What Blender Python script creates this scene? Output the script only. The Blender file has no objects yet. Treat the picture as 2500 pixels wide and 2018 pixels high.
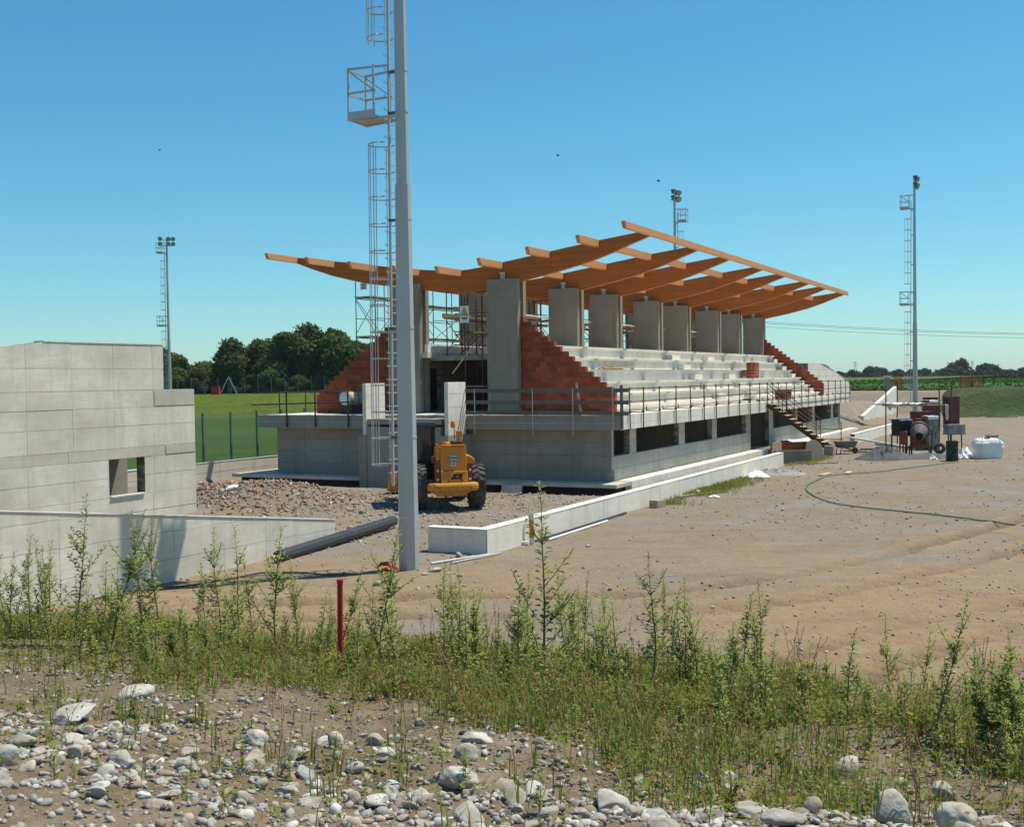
import bpy, math, random
import numpy as np
from mathutils import Vector, Matrix

R = math.radians
random.seed(7)
rng = np.random.default_rng(11)
scene = bpy.context.scene
COL = scene.collection

# ------------------------------------------------------------------ camera
cd = bpy.data.cameras.new('camera')
cam = bpy.data.objects.new('camera', cd)
COL.objects.link(cam)
cd.sensor_fit = 'HORIZONTAL'
cd.sensor_width = 36.0
cd.lens = 2851.45 / 2500 * 36
cd.clip_start = 0.1
cd.clip_end = 6000
pitch, roll = 0.0290875, -0.0144468
cp, sp, cr, sr = math.cos(pitch), math.sin(pitch), math.cos(roll), math.sin(roll)
fwd = Vector((0, cp, -sp)); up0 = Vector((0, sp, cp)); right0 = Vector((1, 0, 0))
rgt = cr * right0 + sr * up0
upv = -sr * right0 + cr * up0
cam.matrix_world = Matrix(((rgt.x, upv.x, -fwd.x, 0), (rgt.y, upv.y, -fwd.y, 0), (rgt.z, upv.z, -fwd.z, 4.3), (0, 0, 0, 1)))
scene.camera = cam

# ------------------------------------------------------------------ sky and sun
SUN_AZ = R(23.0)          # direction towards the sun, measured from +X to +Y
SUN_EL = R(65.0)
world = bpy.data.worlds.new('World')
scene.world = world
world.use_nodes = True
wn = world.node_tree
wn.nodes.clear()
sky = wn.nodes.new('ShaderNodeTexSky')
sky.sky_type = 'NISHITA'
sky.sun_disc = False
sky.sun_elevation = SUN_EL
sky.sun_rotation = math.pi / 2 - SUN_AZ
sky.altitude = 100
sky.air_density = 1.0
sky.dust_density = 0.25
sky.ozone_density = 6.0
bg = wn.nodes.new('ShaderNodeBackground')
bg.inputs['Strength'].default_value = 0.108
wo = wn.nodes.new('ShaderNodeOutputWorld')
# the old camera's colour rendering: one grade for the whole sky, channel by channel
sep = wn.nodes.new('ShaderNodeSeparateColor')
comb = wn.nodes.new('ShaderNodeCombineColor')
wn.links.new(sky.outputs[0], sep.inputs[0])
for ch, (gain, power) in enumerate(((0.43, 1.30), (1.01, 1.0), (1.30, 0.85))):
    pw = wn.nodes.new('ShaderNodeMath')
    pw.operation = 'POWER'
    pw.inputs[1].default_value = power
    ml = wn.nodes.new('ShaderNodeMath')
    ml.operation = 'MULTIPLY'
    ml.inputs[1].default_value = gain
    wn.links.new(sep.outputs[ch], pw.inputs[0])
    wn.links.new(pw.outputs[0], ml.inputs[0])
    wn.links.new(ml.outputs[0], comb.inputs[ch])
wn.links.new(comb.outputs[0], bg.inputs['Color'])
wn.links.new(bg.outputs[0], wo.inputs['Surface'])

sd = bpy.data.lights.new('sun', 'SUN')
sd.energy = 5.0
sd.angle = R(0.53)
sd.color = (1.0, 0.93, 0.79)
sun = bpy.data.objects.new('sun', sd)
COL.objects.link(sun)
sdir = Vector((math.cos(SUN_EL) * math.cos(SUN_AZ), math.cos(SUN_EL) * math.sin(SUN_AZ), math.sin(SUN_EL)))
sun.rotation_euler = sdir.to_track_quat('Z', 'Y').to_euler()
sun.location = (30, 10, 60)

scene.view_settings.view_transform = 'Standard'
scene.view_settings.look = 'None'
scene.view_settings.exposure = 0.22
scene.view_settings.gamma = 1.0
scene.view_settings.use_curve_mapping = False
scene.render.engine = 'CYCLES'
scene.cycles.max_bounces = 6
scene.cycles.transparent_max_bounces = 12

# ------------------------------------------------------------------ the stand's own frame: u along it, v towards its back
YAW = 0.4645817
OX, OY = 4.247, 45.5
UX, UY = math.sin(YAW), math.cos(YAW)
VX, VY = -math.cos(YAW), math.sin(YAW)
ROTZ = math.pi / 2 - YAW


def W(u, v, z=0.0):
    return (OX + u * UX + v * VX, OY + u * UY + v * VY, z)


def UV(x, y):
    return (x - OX) * UX + (y - OY) * UY, (x - OX) * VX + (y - OY) * VY


# ------------------------------------------------------------------ materials
class NT:
    def __init__(s, name):
        s.m = bpy.data.materials.new(name)
        s.m.use_nodes = True
        s.t = s.m.node_tree
        s.b = s.t.nodes['Principled BSDF']
        s.c = {}

    def n(s, typ, **kw):
        nd = s.t.nodes.new('ShaderNode' + typ)
        for k, v in kw.items():
            setattr(nd, k, v)
        return nd

    def l(s, a, b):
        s.t.links.new(a, b)

    def coord(s, kind):
        if kind not in s.c:
            if kind == 'POS':
                s.c[kind] = s.n('NewGeometry').outputs['Position']
            else:
                s.c[kind] = s.n('TexCoord').outputs['Object']
        return s.c[kind]

    def noise(s, scale, coord='POS', detail=4, rough=0.6, typ='NOISE', rot=0.0):
        mp = s.n('Mapping')
        sc = scale if isinstance(scale, tuple) else (scale,) * 3
        mp.inputs['Scale'].default_value = sc
        mp.inputs['Rotation'].default_value = (0, 0, rot)
        s.l(s.coord(coord), mp.inputs['Vector'])
        if typ == 'VOR':
            t = s.n('TexVoronoi')
            t.inputs['Scale'].default_value = 1.0
            s.l(mp.outputs[0], t.inputs['Vector'])
            return t
        t = s.n('TexNoise')
        t.inputs['Scale'].default_value = 1.0
        t.inputs['Detail'].default_value = detail
        t.inputs['Roughness'].default_value = rough
        s.l(mp.outputs[0], t.inputs['Vector'])
        return t

    def ramp(s, sock, lo, hi, a=0.0, b=1.0):
        r = s.n('MapRange')
        r.inputs['From Min'].default_value = lo
        r.inputs['From Max'].default_value = hi
        r.inputs['To Min'].default_value = a
        r.inputs['To Max'].default_value = b
        s.l(sock, r.inputs['Value'])
        return r.outputs[0]

    def mix(s, fac, a, b, mode='MIX'):
        x = s.n('Mix', data_type='RGBA', blend_type=mode)
        if isinstance(fac, (int, float)):
            x.inputs[0].default_value = fac
        else:
            s.l(fac, x.inputs[0])
        for i, q in ((6, a), (7, b)):
            if isinstance(q, tuple):
                x.inputs[i].default_value = (*q[:3], 1)
            else:
                s.l(q, x.inputs[i])
        return x.outputs[2]

    def math(s, op, a, b=0.0):
        x = s.n('Math', operation=op)
        for i, q in ((0, a), (1, b)):
            if isinstance(q, (int, float)):
                x.inputs[i].default_value = q
            else:
                s.l(q, x.inputs[i])
        return x.outputs[0]


def M(name, col, layers=(), rough=0.85, bump=(), rnd=0.0, metal=0.0, vcol=False, coord='POS', spec=0.3, two=None, alpha=None, trans=0.0):
    """layers: (scale, lo, hi, colour, amount); bump: (scale, strength, distance); rnd: value spread from object to object"""
    t = NT(name)
    if vcol:
        a = t.n('VertexColor', layer_name='Col')
        c = a.outputs[0]
    else:
        c = col
    for ly in layers:
        sc, lo, hi, c2, am = ly[:5]
        nz = t.noise(sc, coord)
        f = t.ramp(nz.outputs[0], lo, hi, 0, am)
        c = t.mix(f, c, c2)
    if two is not None:
        oi = t.n('ObjectInfo')
        c = t.mix(oi.outputs['Random'], c, t.mix(0.0, two, two)) if not isinstance(c, tuple) else t.mix(oi.outputs['Random'], c, two)
    if rnd:
        oi = t.n('ObjectInfo')
        v = t.ramp(oi.outputs['Random'], 0, 1, 1 - rnd, 1 + rnd)
        h = t.n('HueSaturation')
        t.l(v, h.inputs['Value'])
        if isinstance(c, tuple):
            h.inputs['Color'].default_value = (*c, 1)
        else:
            t.l(c, h.inputs['Color'])
        c = h.outputs[0]
    if isinstance(c, tuple):
        t.b.inputs['Base Color'].default_value = (*c, 1)
    else:
        t.l(c, t.b.inputs['Base Color'])
    t.b.inputs['Roughness'].default_value = rough
    t.b.inputs['Metallic'].default_value = metal
    t.b.inputs['Specular IOR Level'].default_value = spec
    if trans:
        t.b.inputs['Transmission Weight'].default_value = trans
    if alpha is not None:
        t.b.inputs['Alpha'].default_value = alpha
    prev = None
    for sc, st, di in bump:
        nz = t.noise(sc, coord)
        bp = t.n('Bump')
        bp.inputs['Strength'].default_value = st
        bp.inputs['Distance'].default_value = di
        t.l(nz.outputs[0], bp.inputs['Height'])
        if prev is not None:
            t.l(prev, bp.inputs['Normal'])
        prev = bp.outputs[0]
    if prev is not None:
        t.l(prev, t.b.inputs['Normal'])
    return t.m


def concrete(name, col, dirt, rnd=0.07, amt=0.45):
    k = lambda f: tuple(min(1, c * f) for c in col)
    return M(name, col, layers=[((0.45, 0.45, 0.6), 0.40, 0.68, dirt, amt + 0.15), ((2.6, 2.6, 0.22), 0.50, 0.70, (col[0] * 0.66, col[1] * 0.62, col[2] * 0.55), 0.6),
                                ((1.1, 1.1, 14.0), 0.42, 0.66, k(0.82), 0.5), ((4.5, 4.5, 4.5), 0.56, 0.70, k(0.74), 0.5), ((11, 11, 11), 0.62, 0.70, k(0.52), 0.55),
                                ((22, 22, 3), 0.60, 0.74, k(1.18), 0.5), ((0.8, 0.8, 3.5), 0.55, 0.68, (col[0] * 0.86, col[1] * 0.79, col[2] * 0.66), 0.5)],
             rough=0.9, bump=[((30, 30, 30), 0.25, 0.01), ((1.5, 1.5, 24), 0.25, 0.012)], rnd=rnd, spec=0.2)


MAT = {}
MAT['conc'] = concrete('cast_concrete', (0.60, 0.56, 0.475), (0.37, 0.335, 0.27), 0.05, 0.5)
MAT['conc_light'] = concrete('pale_concrete', (0.78, 0.74, 0.65), (0.57, 0.53, 0.445), 0.05, 0.35)
MAT['conc_stain'] = concrete('stained_concrete', (0.72, 0.68, 0.585), (0.40, 0.36, 0.285), 0.03, 0.6)
MAT['conc_shade_grey'] = concrete('shade_grey_concrete', (0.34, 0.305, 0.25), (0.22, 0.195, 0.16), 0.06)  # grey concrete, with the shade of the stand's unlit faces put into the tone
MAT['conc_joint'] = M('joint_concrete', (0.13, 0.118, 0.098), [((1.3, 1.3, 5), 0.4, 0.62, (0.42, 0.39, 0.33), 0.75)], rough=0.95)
MAT['conc_col'] = concrete('column_concrete', (0.30, 0.262, 0.205), (0.19, 0.165, 0.128), 0.06)
MAT['bitumen'] = M('bitumen_coat', (0.012, 0.012, 0.014), [((3, 3, 3), 0.5, 0.7, (0.03, 0.028, 0.026), 0.7)], rough=0.8)
MAT['glulam'] = M('glued_timber', (0.50, 0.140, 0.018), [((0.7, 0.7, 26), 0.4, 0.65, (0.40, 0.100, 0.012), 0.6), ((1.6, 1.6, 60), 0.5, 0.7, (0.54, 0.18, 0.035), 0.5), ((0.3, 0.3, 9), 0.45, 0.6, (0.30, 0.085, 0.016), 0.5), ((2, 2, 2), 0.55, 0.72, (0.28, 0.09, 0.02), 0.45)],
                  rough=0.62, rnd=0.08, bump=[((2, 2, 60), 0.15, 0.006)])
MAT['glulam_lit'] = M('sunlit_timber', (0.62, 0.29, 0.12), [((0.7, 0.7, 26), 0.4, 0.65, (0.52, 0.21, 0.075), 0.5), ((5, 5, 5), 0.6, 0.72, (0.46, 0.18, 0.06), 0.4)], rough=0.6, rnd=0.06)  # the beam timber in a lighter tone, sunlight on the purlins put into the colour
MAT['brick'] = M('terracotta_block', (0.27, 0.058, 0.021), [((7, 7, 7), 0.45, 0.7, (0.20, 0.04, 0.016), 0.6), ((30, 30, 30), 0.55, 0.7, (0.38, 0.115, 0.05), 0.5), ((1.3, 1.3, 1.3), 0.55, 0.7, (0.21, 0.06, 0.035), 0.5)],
                 rough=0.9, rnd=0.32, bump=[((50, 50, 50), 0.35, 0.006)])
MAT['mortar'] = M('mortar', (0.30, 0.19, 0.14), [((9, 9, 9), 0.4, 0.7, (0.17, 0.06, 0.035), 0.6)], rough=0.95)
MAT['rust'] = M('rusty_tube', (0.13, 0.055, 0.035), [((6, 6, 6), 0.4, 0.65, (0.24, 0.11, 0.07), 0.6), ((25, 25, 25), 0.55, 0.7, (0.06, 0.03, 0.024), 0.7)], rough=0.7, metal=0.2, rnd=0.15)
MAT['rust_dark'] = M('dark_rusty_steel', (0.05, 0.034, 0.03), [((8, 8, 8), 0.45, 0.65, (0.14, 0.06, 0.04), 0.7)], rough=0.7, metal=0.2)
MAT['galv'] = M('galvanised_steel', (0.46, 0.47, 0.46), [((1.2, 1.2, 0.6), 0.4, 0.7, (0.37, 0.38, 0.375), 0.6), ((26, 26, 26), 0.5, 0.62, (0.50, 0.51, 0.50), 0.4)], rough=0.55, metal=0.35, spec=0.4, bump=[((40, 40, 40), 0.05, 0.002)])
MAT['galv_bright'] = M('bright_zinc', (0.52, 0.54, 0.55), [((12, 12, 12), 0.45, 0.7, (0.38, 0.40, 0.42), 0.6)], rough=0.42, metal=0.55)
MAT['lamp'] = M('lamp_housing', (0.10, 0.115, 0.12), [((12, 12, 12), 0.45, 0.7, (0.20, 0.22, 0.22), 0.6)], rough=0.5, metal=0.4)
MAT['lamp_glass'] = M('lamp_glass', (0.30, 0.34, 0.36), rough=0.1, spec=0.6)
MAT['plank'] = M('weathered_plank', (0.30, 0.24, 0.17), [((3, 3, 30), 0.4, 0.65, (0.18, 0.14, 0.10), 0.7), ((14, 14, 14), 0.55, 0.7, (0.40, 0.34, 0.26), 0.6)], rough=0.9, rnd=0.25)
MAT['plank_grey'] = M('grey_board', (0.16, 0.135, 0.115), [((4, 4, 30), 0.4, 0.65, (0.10, 0.085, 0.07), 0.7), ((14, 14, 14), 0.6, 0.7, (0.28, 0.24, 0.20), 0.6)], rough=0.9, rnd=0.2)
MAT['fresh_wood'] = M('fresh_timber', (0.55, 0.40, 0.20), [((3, 3, 40), 0.45, 0.65, (0.42, 0.28, 0.12), 0.7)], rough=0.8, rnd=0.12)
MAT['paint'] = M('orange_yellow_paint', (0.66, 0.215, 0.008), [((2.5, 2.5, 2.5), 0.5, 0.75, (0.46, 0.19, 0.03), 0.55), ((14, 14, 14), 0.6, 0.7, (0.30, 0.16, 0.06), 0.5)], rough=0.45, spec=0.4)
MAT['paint_worn'] = M('worn_orange_paint', (0.62, 0.26, 0.03), [((4, 4, 4), 0.5, 0.66, (0.24, 0.13, 0.07), 0.8), ((18, 18, 18), 0.58, 0.66, (0.12, 0.07, 0.05), 0.8)], rough=0.6)
MAT['black'] = M('black_plastic', (0.018, 0.019, 0.021), [((9, 9, 9), 0.5, 0.7, (0.05, 0.05, 0.05), 0.5)], rough=0.55)
MAT['tyre'] = M('dusty_rubber', (0.05, 0.047, 0.044), [((6, 6, 6), 0.4, 0.65, (0.15, 0.13, 0.11), 0.8)], rough=0.9)
MAT['cab_glass'] = M('cab_glass', (0.030, 0.046, 0.052), rough=0.05, spec=0.5)
MAT['cab_roof'] = M('blue_black_roof', (0.035, 0.045, 0.058), rough=0.35, spec=0.5)
MAT['cab_black'] = M('cab_black', (0.008, 0.0085, 0.01), rough=0.5)
MAT['red'] = M('red_plastic', (0.42, 0.02, 0.025), [((9, 9, 9), 0.5, 0.7, (0.30, 0.03, 0.03), 0.6)], rough=0.55)
MAT['red_net'] = M('red_safety_net', (0.62, 0.07, 0.03), rough=0.8)
MAT['orange_net'] = M('orange_safety_net', (0.70, 0.16, 0.03), rough=0.8)
MAT['lens_red'] = M('red_lamp_lens', (0.20, 0.028, 0.010), rough=0.25, spec=0.5)
MAT['lens_white'] = M('white_lamp_lens', (0.6, 0.6, 0.58), rough=0.25, spec=0.5)
MAT['white'] = M('white_plastic', (0.72, 0.73, 0.72), [((5, 5, 5), 0.45, 0.7, (0.58, 0.58, 0.56), 0.6)], rough=0.5)
MAT['film'] = M('white_plastic_film', (0.78, 0.79, 0.79), [((4, 4, 4), 0.5, 0.7, (0.60, 0.61, 0.61), 0.6)], rough=0.35, bump=[((9, 9, 9), 0.6, 0.04)])
MAT['yellow'] = M('yellow_sign_ink', (0.75, 0.45, 0.02), rough=0.6)
MAT['ink'] = M('black_ink', (0.012, 0.012, 0.012), rough=0.7)
MAT['blue'] = M('blue_ink', (0.04, 0.20, 0.42), rough=0.6)
MAT['green_drum'] = M('dark_green_drum', (0.012, 0.035, 0.016), [((5, 5, 5), 0.5, 0.7, (0.03, 0.07, 0.035), 0.6)], rough=0.5)
MAT['green_hose'] = M('green_hose', (0.045, 0.16, 0.075), rough=0.5)
MAT['green_metal'] = M('green_painted_steel', (0.06, 0.13, 0.12), rough=0.6)
MAT['fence'] = M('fence_wire', (0.12, 0.19, 0.17), rough=0.6)
MAT['pipe'] = M('black_pipe', (0.028, 0.029, 0.033), [((12, 12, 12), 0.45, 0.7, (0.09, 0.085, 0.08), 0.55)], rough=0.45, spec=0.5)
MAT['teal'] = M('teal_tube', (0.05, 0.32, 0.27), rough=0.5)
MAT['purple_brick'] = M('dark_red_block', (0.13, 0.048, 0.045), [((8, 8, 8), 0.45, 0.7, (0.08, 0.032, 0.034), 0.6)], rough=0.9, rnd=0.2)
MAT['grey_block'] = M('grey_block', (0.27, 0.26, 0.24), [((9, 9, 9), 0.45, 0.7, (0.18, 0.175, 0.16), 0.6)], rough=0.9, rnd=0.2)
MAT['mixer'] = M('cement_crusted_steel', (0.22, 0.20, 0.18), [((6, 6, 6), 0.4, 0.6, (0.11, 0.095, 0.085), 0.8), ((14, 14, 14), 0.55, 0.66, (0.33, 0.31, 0.28), 0.7)], rough=0.85)
MAT['mixer_red'] = M('worn_red_paint', (0.30, 0.055, 0.03), [((6, 6, 6), 0.45, 0.6, (0.16, 0.10, 0.08), 0.8)], rough=0.7)
MAT['tank'] = M('cream_tank', (0.50, 0.42, 0.22), [((3, 3, 3), 0.45, 0.7, (0.40, 0.34, 0.20), 0.6)], rough=0.7)
MAT['sand_grey'] = M('grey_sand', (0.10, 0.102, 0.108), [((3, 3, 3), 0.4, 0.65, (0.06, 0.062, 0.068), 0.7), ((40, 40, 40), 0.5, 0.7, (0.19, 0.185, 0.18), 0.6)], rough=0.95, bump=[((25, 25, 25), 0.8, 0.03)])
MAT['stone_pale'] = M('pale_gravel', (0.33, 0.32, 0.30), [((14, 14, 14), 0.4, 0.65, (0.18, 0.175, 0.17), 0.8), ((30, 30, 30), 0.55, 0.68, (0.52, 0.51, 0.48), 0.7)], rough=0.95, bump=[((18, 18, 18), 0.9, 0.05)])
MAT['stone_mix'] = M('mixed_stones', (0.4, 0.4, 0.4), [((9, 9, 9), 0.45, 0.7, (0.30, 0.27, 0.23), 0.35)], rough=0.9, vcol=True, bump=[((40, 40, 40), 0.4, 0.01)])
MAT['leaf_mix'] = M('leaf_mix', (0.1, 0.15, 0.05), rough=0.7, vcol=True, spec=0.25)
MAT['bark'] = M('bark', (0.07, 0.055, 0.04), [((8, 8, 2), 0.4, 0.65, (0.035, 0.028, 0.02), 0.7)], rough=0.95)
MAT['cable'] = M('cable', (0.05, 0.05, 0.055), rough=0.7)
MAT['pylon'] = M('pylon_steel', (0.30, 0.32, 0.33), rough=0.6)
MAT['dry_stem'] = M('dry_stalk', (0.30, 0.17, 0.08), rough=0.9, rnd=0.2)
MAT['dry_leaf'] = M('dry_leaf', (0.34, 0.20, 0.08), rough=0.9, rnd=0.25)
MAT['stem'] = M('weed_stem', (0.17, 0.12, 0.055), [((9, 9, 4), 0.4, 0.7, (0.12, 0.15, 0.05), 0.8)], rough=0.8)


def leaf_material(name, cols, rnd=0.12):
    t = NT(name)
    g = t.n('NewGeometry')
    cr_ = t.n('ValToRGB')
    e = cr_.color_ramp.elements
    e[0].position = 0
    e[0].color = (*cols[0], 1)
    e[1].position = 1
    e[1].color = (*cols[-1], 1)
    for i, c in enumerate(cols[1:-1]):
        q = e.new((i + 1) / (len(cols) - 1))
        q.color = (*c, 1)
    t.l(g.outputs['Random Per Island'], cr_.inputs[0])
    h = t.n('HueSaturation')
    oi = t.n('ObjectInfo')
    t.l(t.ramp(oi.outputs['Random'], 0, 1, 1 - rnd, 1 + rnd), h.inputs['Value'])
    t.l(cr_.outputs[0], h.inputs['Color'])
    t.l(h.outputs[0], t.b.inputs['Base Color'])
    t.b.inputs['Roughness'].default_value = 0.65
    t.b.inputs['Specular IOR Level'].default_value = 0.25
    tr = t.n('BsdfTranslucent')
    t.l(h.outputs[0], tr.inputs['Color'])
    mx = t.n('MixShader')
    mx.inputs[0].default_value = 0.42
    t.l(t.b.outputs[0], mx.inputs[1])
    t.l(tr.outputs[0], mx.inputs[2])
    out = t.t.nodes['Material Output']
    t.l(mx.outputs[0], out.inputs['Surface'])
    return t.m


MAT['weed'] = leaf_material('weed_leaf', [(0.25, 0.32, 0.085), (0.31, 0.37, 0.12), (0.19, 0.265, 0.06), (0.38, 0.41, 0.16), (0.27, 0.34, 0.09), (0.45, 0.36, 0.08)])
MAT['cover'] = leaf_material('ground_cover_leaf', [(0.13, 0.20, 0.028), (0.19, 0.24, 0.042), (0.095, 0.16, 0.02), (0.25, 0.26, 0.055), (0.15, 0.215, 0.032), (0.33, 0.25, 0.08), (0.32, 0.13, 0.045)], 0.0)
MAT['tree'] = leaf_material('tree_leaf', [(0.050, 0.09, 0.017), (0.075, 0.118, 0.024), (0.038, 0.072, 0.014), (0.125, 0.16, 0.036), (0.062, 0.105, 0.022)], 0.12)
MAT['tree_far'] = leaf_material('far_tree_leaf', [(0.028, 0.055, 0.022), (0.045, 0.075, 0.028), (0.022, 0.045, 0.02), (0.06, 0.09, 0.03)], 0.2)
MAT['crop'] = leaf_material('crop_leaf', [(0.04, 0.10, 0.010), (0.06, 0.135, 0.016), (0.03, 0.085, 0.009), (0.08, 0.155, 0.022)], 0.0)


def stone_material():
    t = NT('river_stone')
    oi = t.n('ObjectInfo')
    cr_ = t.n('ValToRGB')
    e = cr_.color_ramp.elements
    cols = [(0.42, 0.41, 0.38), (0.50, 0.48, 0.43), (0.31, 0.30, 0.28), (0.36, 0.31, 0.235), (0.54, 0.525, 0.48), (0.23, 0.21, 0.185), (0.40, 0.38, 0.34), (0.27, 0.205, 0.14), (0.47, 0.44, 0.38), (0.25, 0.265, 0.28)]
    e[0].color = (*cols[0], 1)
    e[1].color = (*cols[-1], 1)
    for i, c in enumerate(cols[1:-1]):
        e.new((i + 1) / (len(cols) - 1)).color = (*c, 1)
    t.l(oi.outputs['Random'], cr_.inputs[0])
    a = t.noise(26, 'POS', 5)
    b = t.noise(7, 'POS', 3)
    c = t.mix(t.ramp(a.outputs[0], 0.42, 0.7, 0, 0.5), cr_.outputs[0], (0.62, 0.60, 0.55))
    c = t.mix(t.ramp(b.outputs[0], 0.42, 0.64, 0, 0.75), c, (0.24, 0.20, 0.145))
    t.l(c, t.b.inputs['Base Color'])
    t.b.inputs['Roughness'].default_value = 0.9
    t.b.inputs['Specular IOR Level'].default_value = 0.2
    bp = t.n('Bump')
    bp.inputs['Strength'].default_value = 0.5
    bp.inputs['Distance'].default_value = 0.01
    t.l(t.noise(60, 'POS', 6).outputs[0], bp.inputs['Height'])
    t.l(bp.outputs[0], t.b.inputs['Normal'])
    return t.m


MAT['stone'] = stone_material()


def ground_material():
    """soil types come from the sheet's attribute: R wheel ruts with tread shade painted in, G weedy bank, B sandy clay"""
    t = NT('building_site_soil')
    at = t.n('VertexColor', layer_name='Col')
    ch = t.n('SeparateColor')
    t.l(at.outputs[0], ch.inputs[0])
    rut, bank, sand = ch.outputs[0], ch.outputs[1], ch.outputs[2]
    big = t.noise(0.13, 'POS', 5)
    c = t.mix(t.ramp(big.outputs[0], 0.40, 0.60), (0.25, 0.196, 0.130), (0.235, 0.204, 0.158))
    c = t.mix(t.ramp(t.noise(0.45, 'POS', 5, 0.65).outputs[0], 0.47, 0.66, 0, 0.6), c, (0.225, 0.178, 0.122))
    c = t.mix(t.math('MULTIPLY', sand, 0.9), c, (0.325, 0.225, 0.124))
    med = t.noise(0.9, 'POS', 6, 0.7)
    c = t.mix(t.ramp(med.outputs[0], 0.47, 0.66, 0, 0.6), c, (0.215, 0.158, 0.098))
    c = t.mix(t.ramp(t.noise(2.6, 'POS', 5, 0.7).outputs[0], 0.52, 0.70, 0, 0.6), c, (0.31, 0.26, 0.195))
    st = t.noise((0.20, 1.9, 1), 'POS', 5, rot=-0.62)
    c = t.mix(t.ramp(st.outputs[0], 0.52, 0.70, 0, 0.4), c, (0.19, 0.135, 0.08))
    st2 = t.noise((0.16, 1.2, 1), 'POS', 4, rot=-0.75)
    c = t.mix(t.ramp(st2.outputs[0], 0.54, 0.70, 0, 0.4), c, (0.36, 0.275, 0.18))
    gr = t.math('MULTIPLY', t.ramp(t.noise(0.33, 'POS', 6, 0.7).outputs[0], 0.52, 0.60), t.math('SUBTRACT', 1.0, sand))
    c = t.mix(t.math('MULTIPLY', gr, 0.65), c, (0.25, 0.24, 0.225))
    c = t.mix(t.math('MULTIPLY', rut, 0.85), c, (0.145, 0.092, 0.05))
    bk = t.mix(t.ramp(t.noise(1.1, 'POS', 5, 0.7).outputs[0], 0.40, 0.62), (0.165, 0.122, 0.076), (0.25, 0.195, 0.13))
    bk = t.mix(t.ramp(t.noise(6, 'POS', 5, 0.7).outputs[0], 0.52, 0.70, 0, 0.7), bk, (0.31, 0.265, 0.20))
    c = t.mix(bank, c, bk)
    v = t.noise(11, 'POS', typ='VOR')
    pb = t.ramp(v.outputs['Distance'], 0.30, 0.16)
    sel = t.n('SeparateColor')
    t.l(v.outputs['Color'], sel.inputs[0])
    keep = t.ramp(sel.outputs[0], 0.66, 0.72)
    pf = t.math('MULTIPLY', pb, keep)
    c = t.mix(t.math('MULTIPLY', pf, 0.75), c, t.mix(sel.outputs[1], (0.42, 0.39, 0.34), (0.22, 0.20, 0.18)))
    v2 = t.noise(38, 'POS', typ='VOR')
    sel2 = t.n('SeparateColor')
    t.l(v2.outputs['Color'], sel2.inputs[0])
    pf2 = t.math('MULTIPLY', t.ramp(v2.outputs['Distance'], 0.36, 0.22), t.ramp(sel2.outputs[0], 0.5, 0.6))
    c = t.mix(t.math('MULTIPLY', pf2, 0.55), c, t.mix(sel2.outputs[1], (0.40, 0.36, 0.30), (0.17, 0.145, 0.115)))
    fine = t.noise(45, 'POS', 4, 0.75)
    c = t.mix(t.ramp(fine.outputs[0], 0.5, 0.75, 0, 0.55), c, (0.11, 0.085, 0.06))
    t.l(c, t.b.inputs['Base Color'])
    t.b.inputs['Roughness'].default_value = 0.95
    t.b.inputs['Specular IOR Level'].default_value = 0.15
    prev = None
    for sock, st_, di in ((fine.outputs[0], 0.8, 0.025), (pf2, 0.6, 0.012), (pf, 0.9, 0.03), (t.noise(3.5, 'POS', 6, 0.7).outputs[0], 0.8, 0.06)):
        b1 = t.n('Bump')
        b1.inputs['Strength'].default_value = st_
        b1.inputs['Distance'].default_value = di
        t.l(sock, b1.inputs['Height'])
        if prev is not None:
            t.l(prev, b1.inputs['Normal'])
        prev = b1.outputs[0]
    t.l(prev, t.b.inputs['Normal'])
    return t.m


MAT['ground'] = ground_material()
_g = NT('pitch_grass')
_sx = _g.n('SeparateXYZ')
_g.l(_g.coord('POS'), _sx.inputs[0])
_c = _g.mix(_g.ramp(_g.noise(0.06, 'POS').outputs[0], 0.4, 0.65, 0, 0.8), (0.032, 0.076, 0.008), (0.055, 0.095, 0.012))
_c = _g.mix(_g.ramp(_sx.outputs['Y'], 118, 128, 0, 0.85), _c, (0.10, 0.125, 0.018))
_c = _g.mix(_g.ramp(_g.noise((0.03, 0.25, 0.1), 'POS').outputs[0], 0.5, 0.62, 0, 0.5), _c, (0.07, 0.098, 0.016))
_c = _g.mix(_g.ramp(_g.noise(1.2, 'POS').outputs[0], 0.45, 0.68, 0, 0.6), _c, (0.026, 0.06, 0.007))
_c = _g.mix(_g.ramp(_g.noise(0.35, 'POS').outputs[0], 0.58, 0.70, 0, 0.5), _c, (0.12, 0.125, 0.03))
_c = _g.mix(_g.ramp(_g.noise(6, 'POS').outputs[0], 0.5, 0.72, 0, 0.6), _c, (0.075, 0.11, 0.02))
_g.l(_c, _g.b.inputs['Base Color'])
_g.b.inputs['Roughness'].default_value = 0.95
_g.b.inputs['Specular IOR Level'].default_value = 0.1
MAT['grass'] = _g.m
MAT['berm_grass'] = M('rough_grass', (0.036, 0.062, 0.010), [((0.25, 0.25, 0.25), 0.4, 0.65, (0.06, 0.08, 0.016), 0.8), ((1.6, 1.6, 1.6), 0.45, 0.65, (0.022, 0.042, 0.007), 0.8), ((0.5, 0.5, 0.5), 0.58, 0.70, (0.12, 0.10, 0.05), 0.7)],
                      rough=0.9, bump=[((3, 3, 3), 0.9, 0.25)])
MAT['field'] = M('crop_ground', (0.035, 0.085, 0.010), [((0.3, 0.3, 0.3), 0.4, 0.65, (0.055, 0.115, 0.018), 0.8)], rough=0.9)


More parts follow.
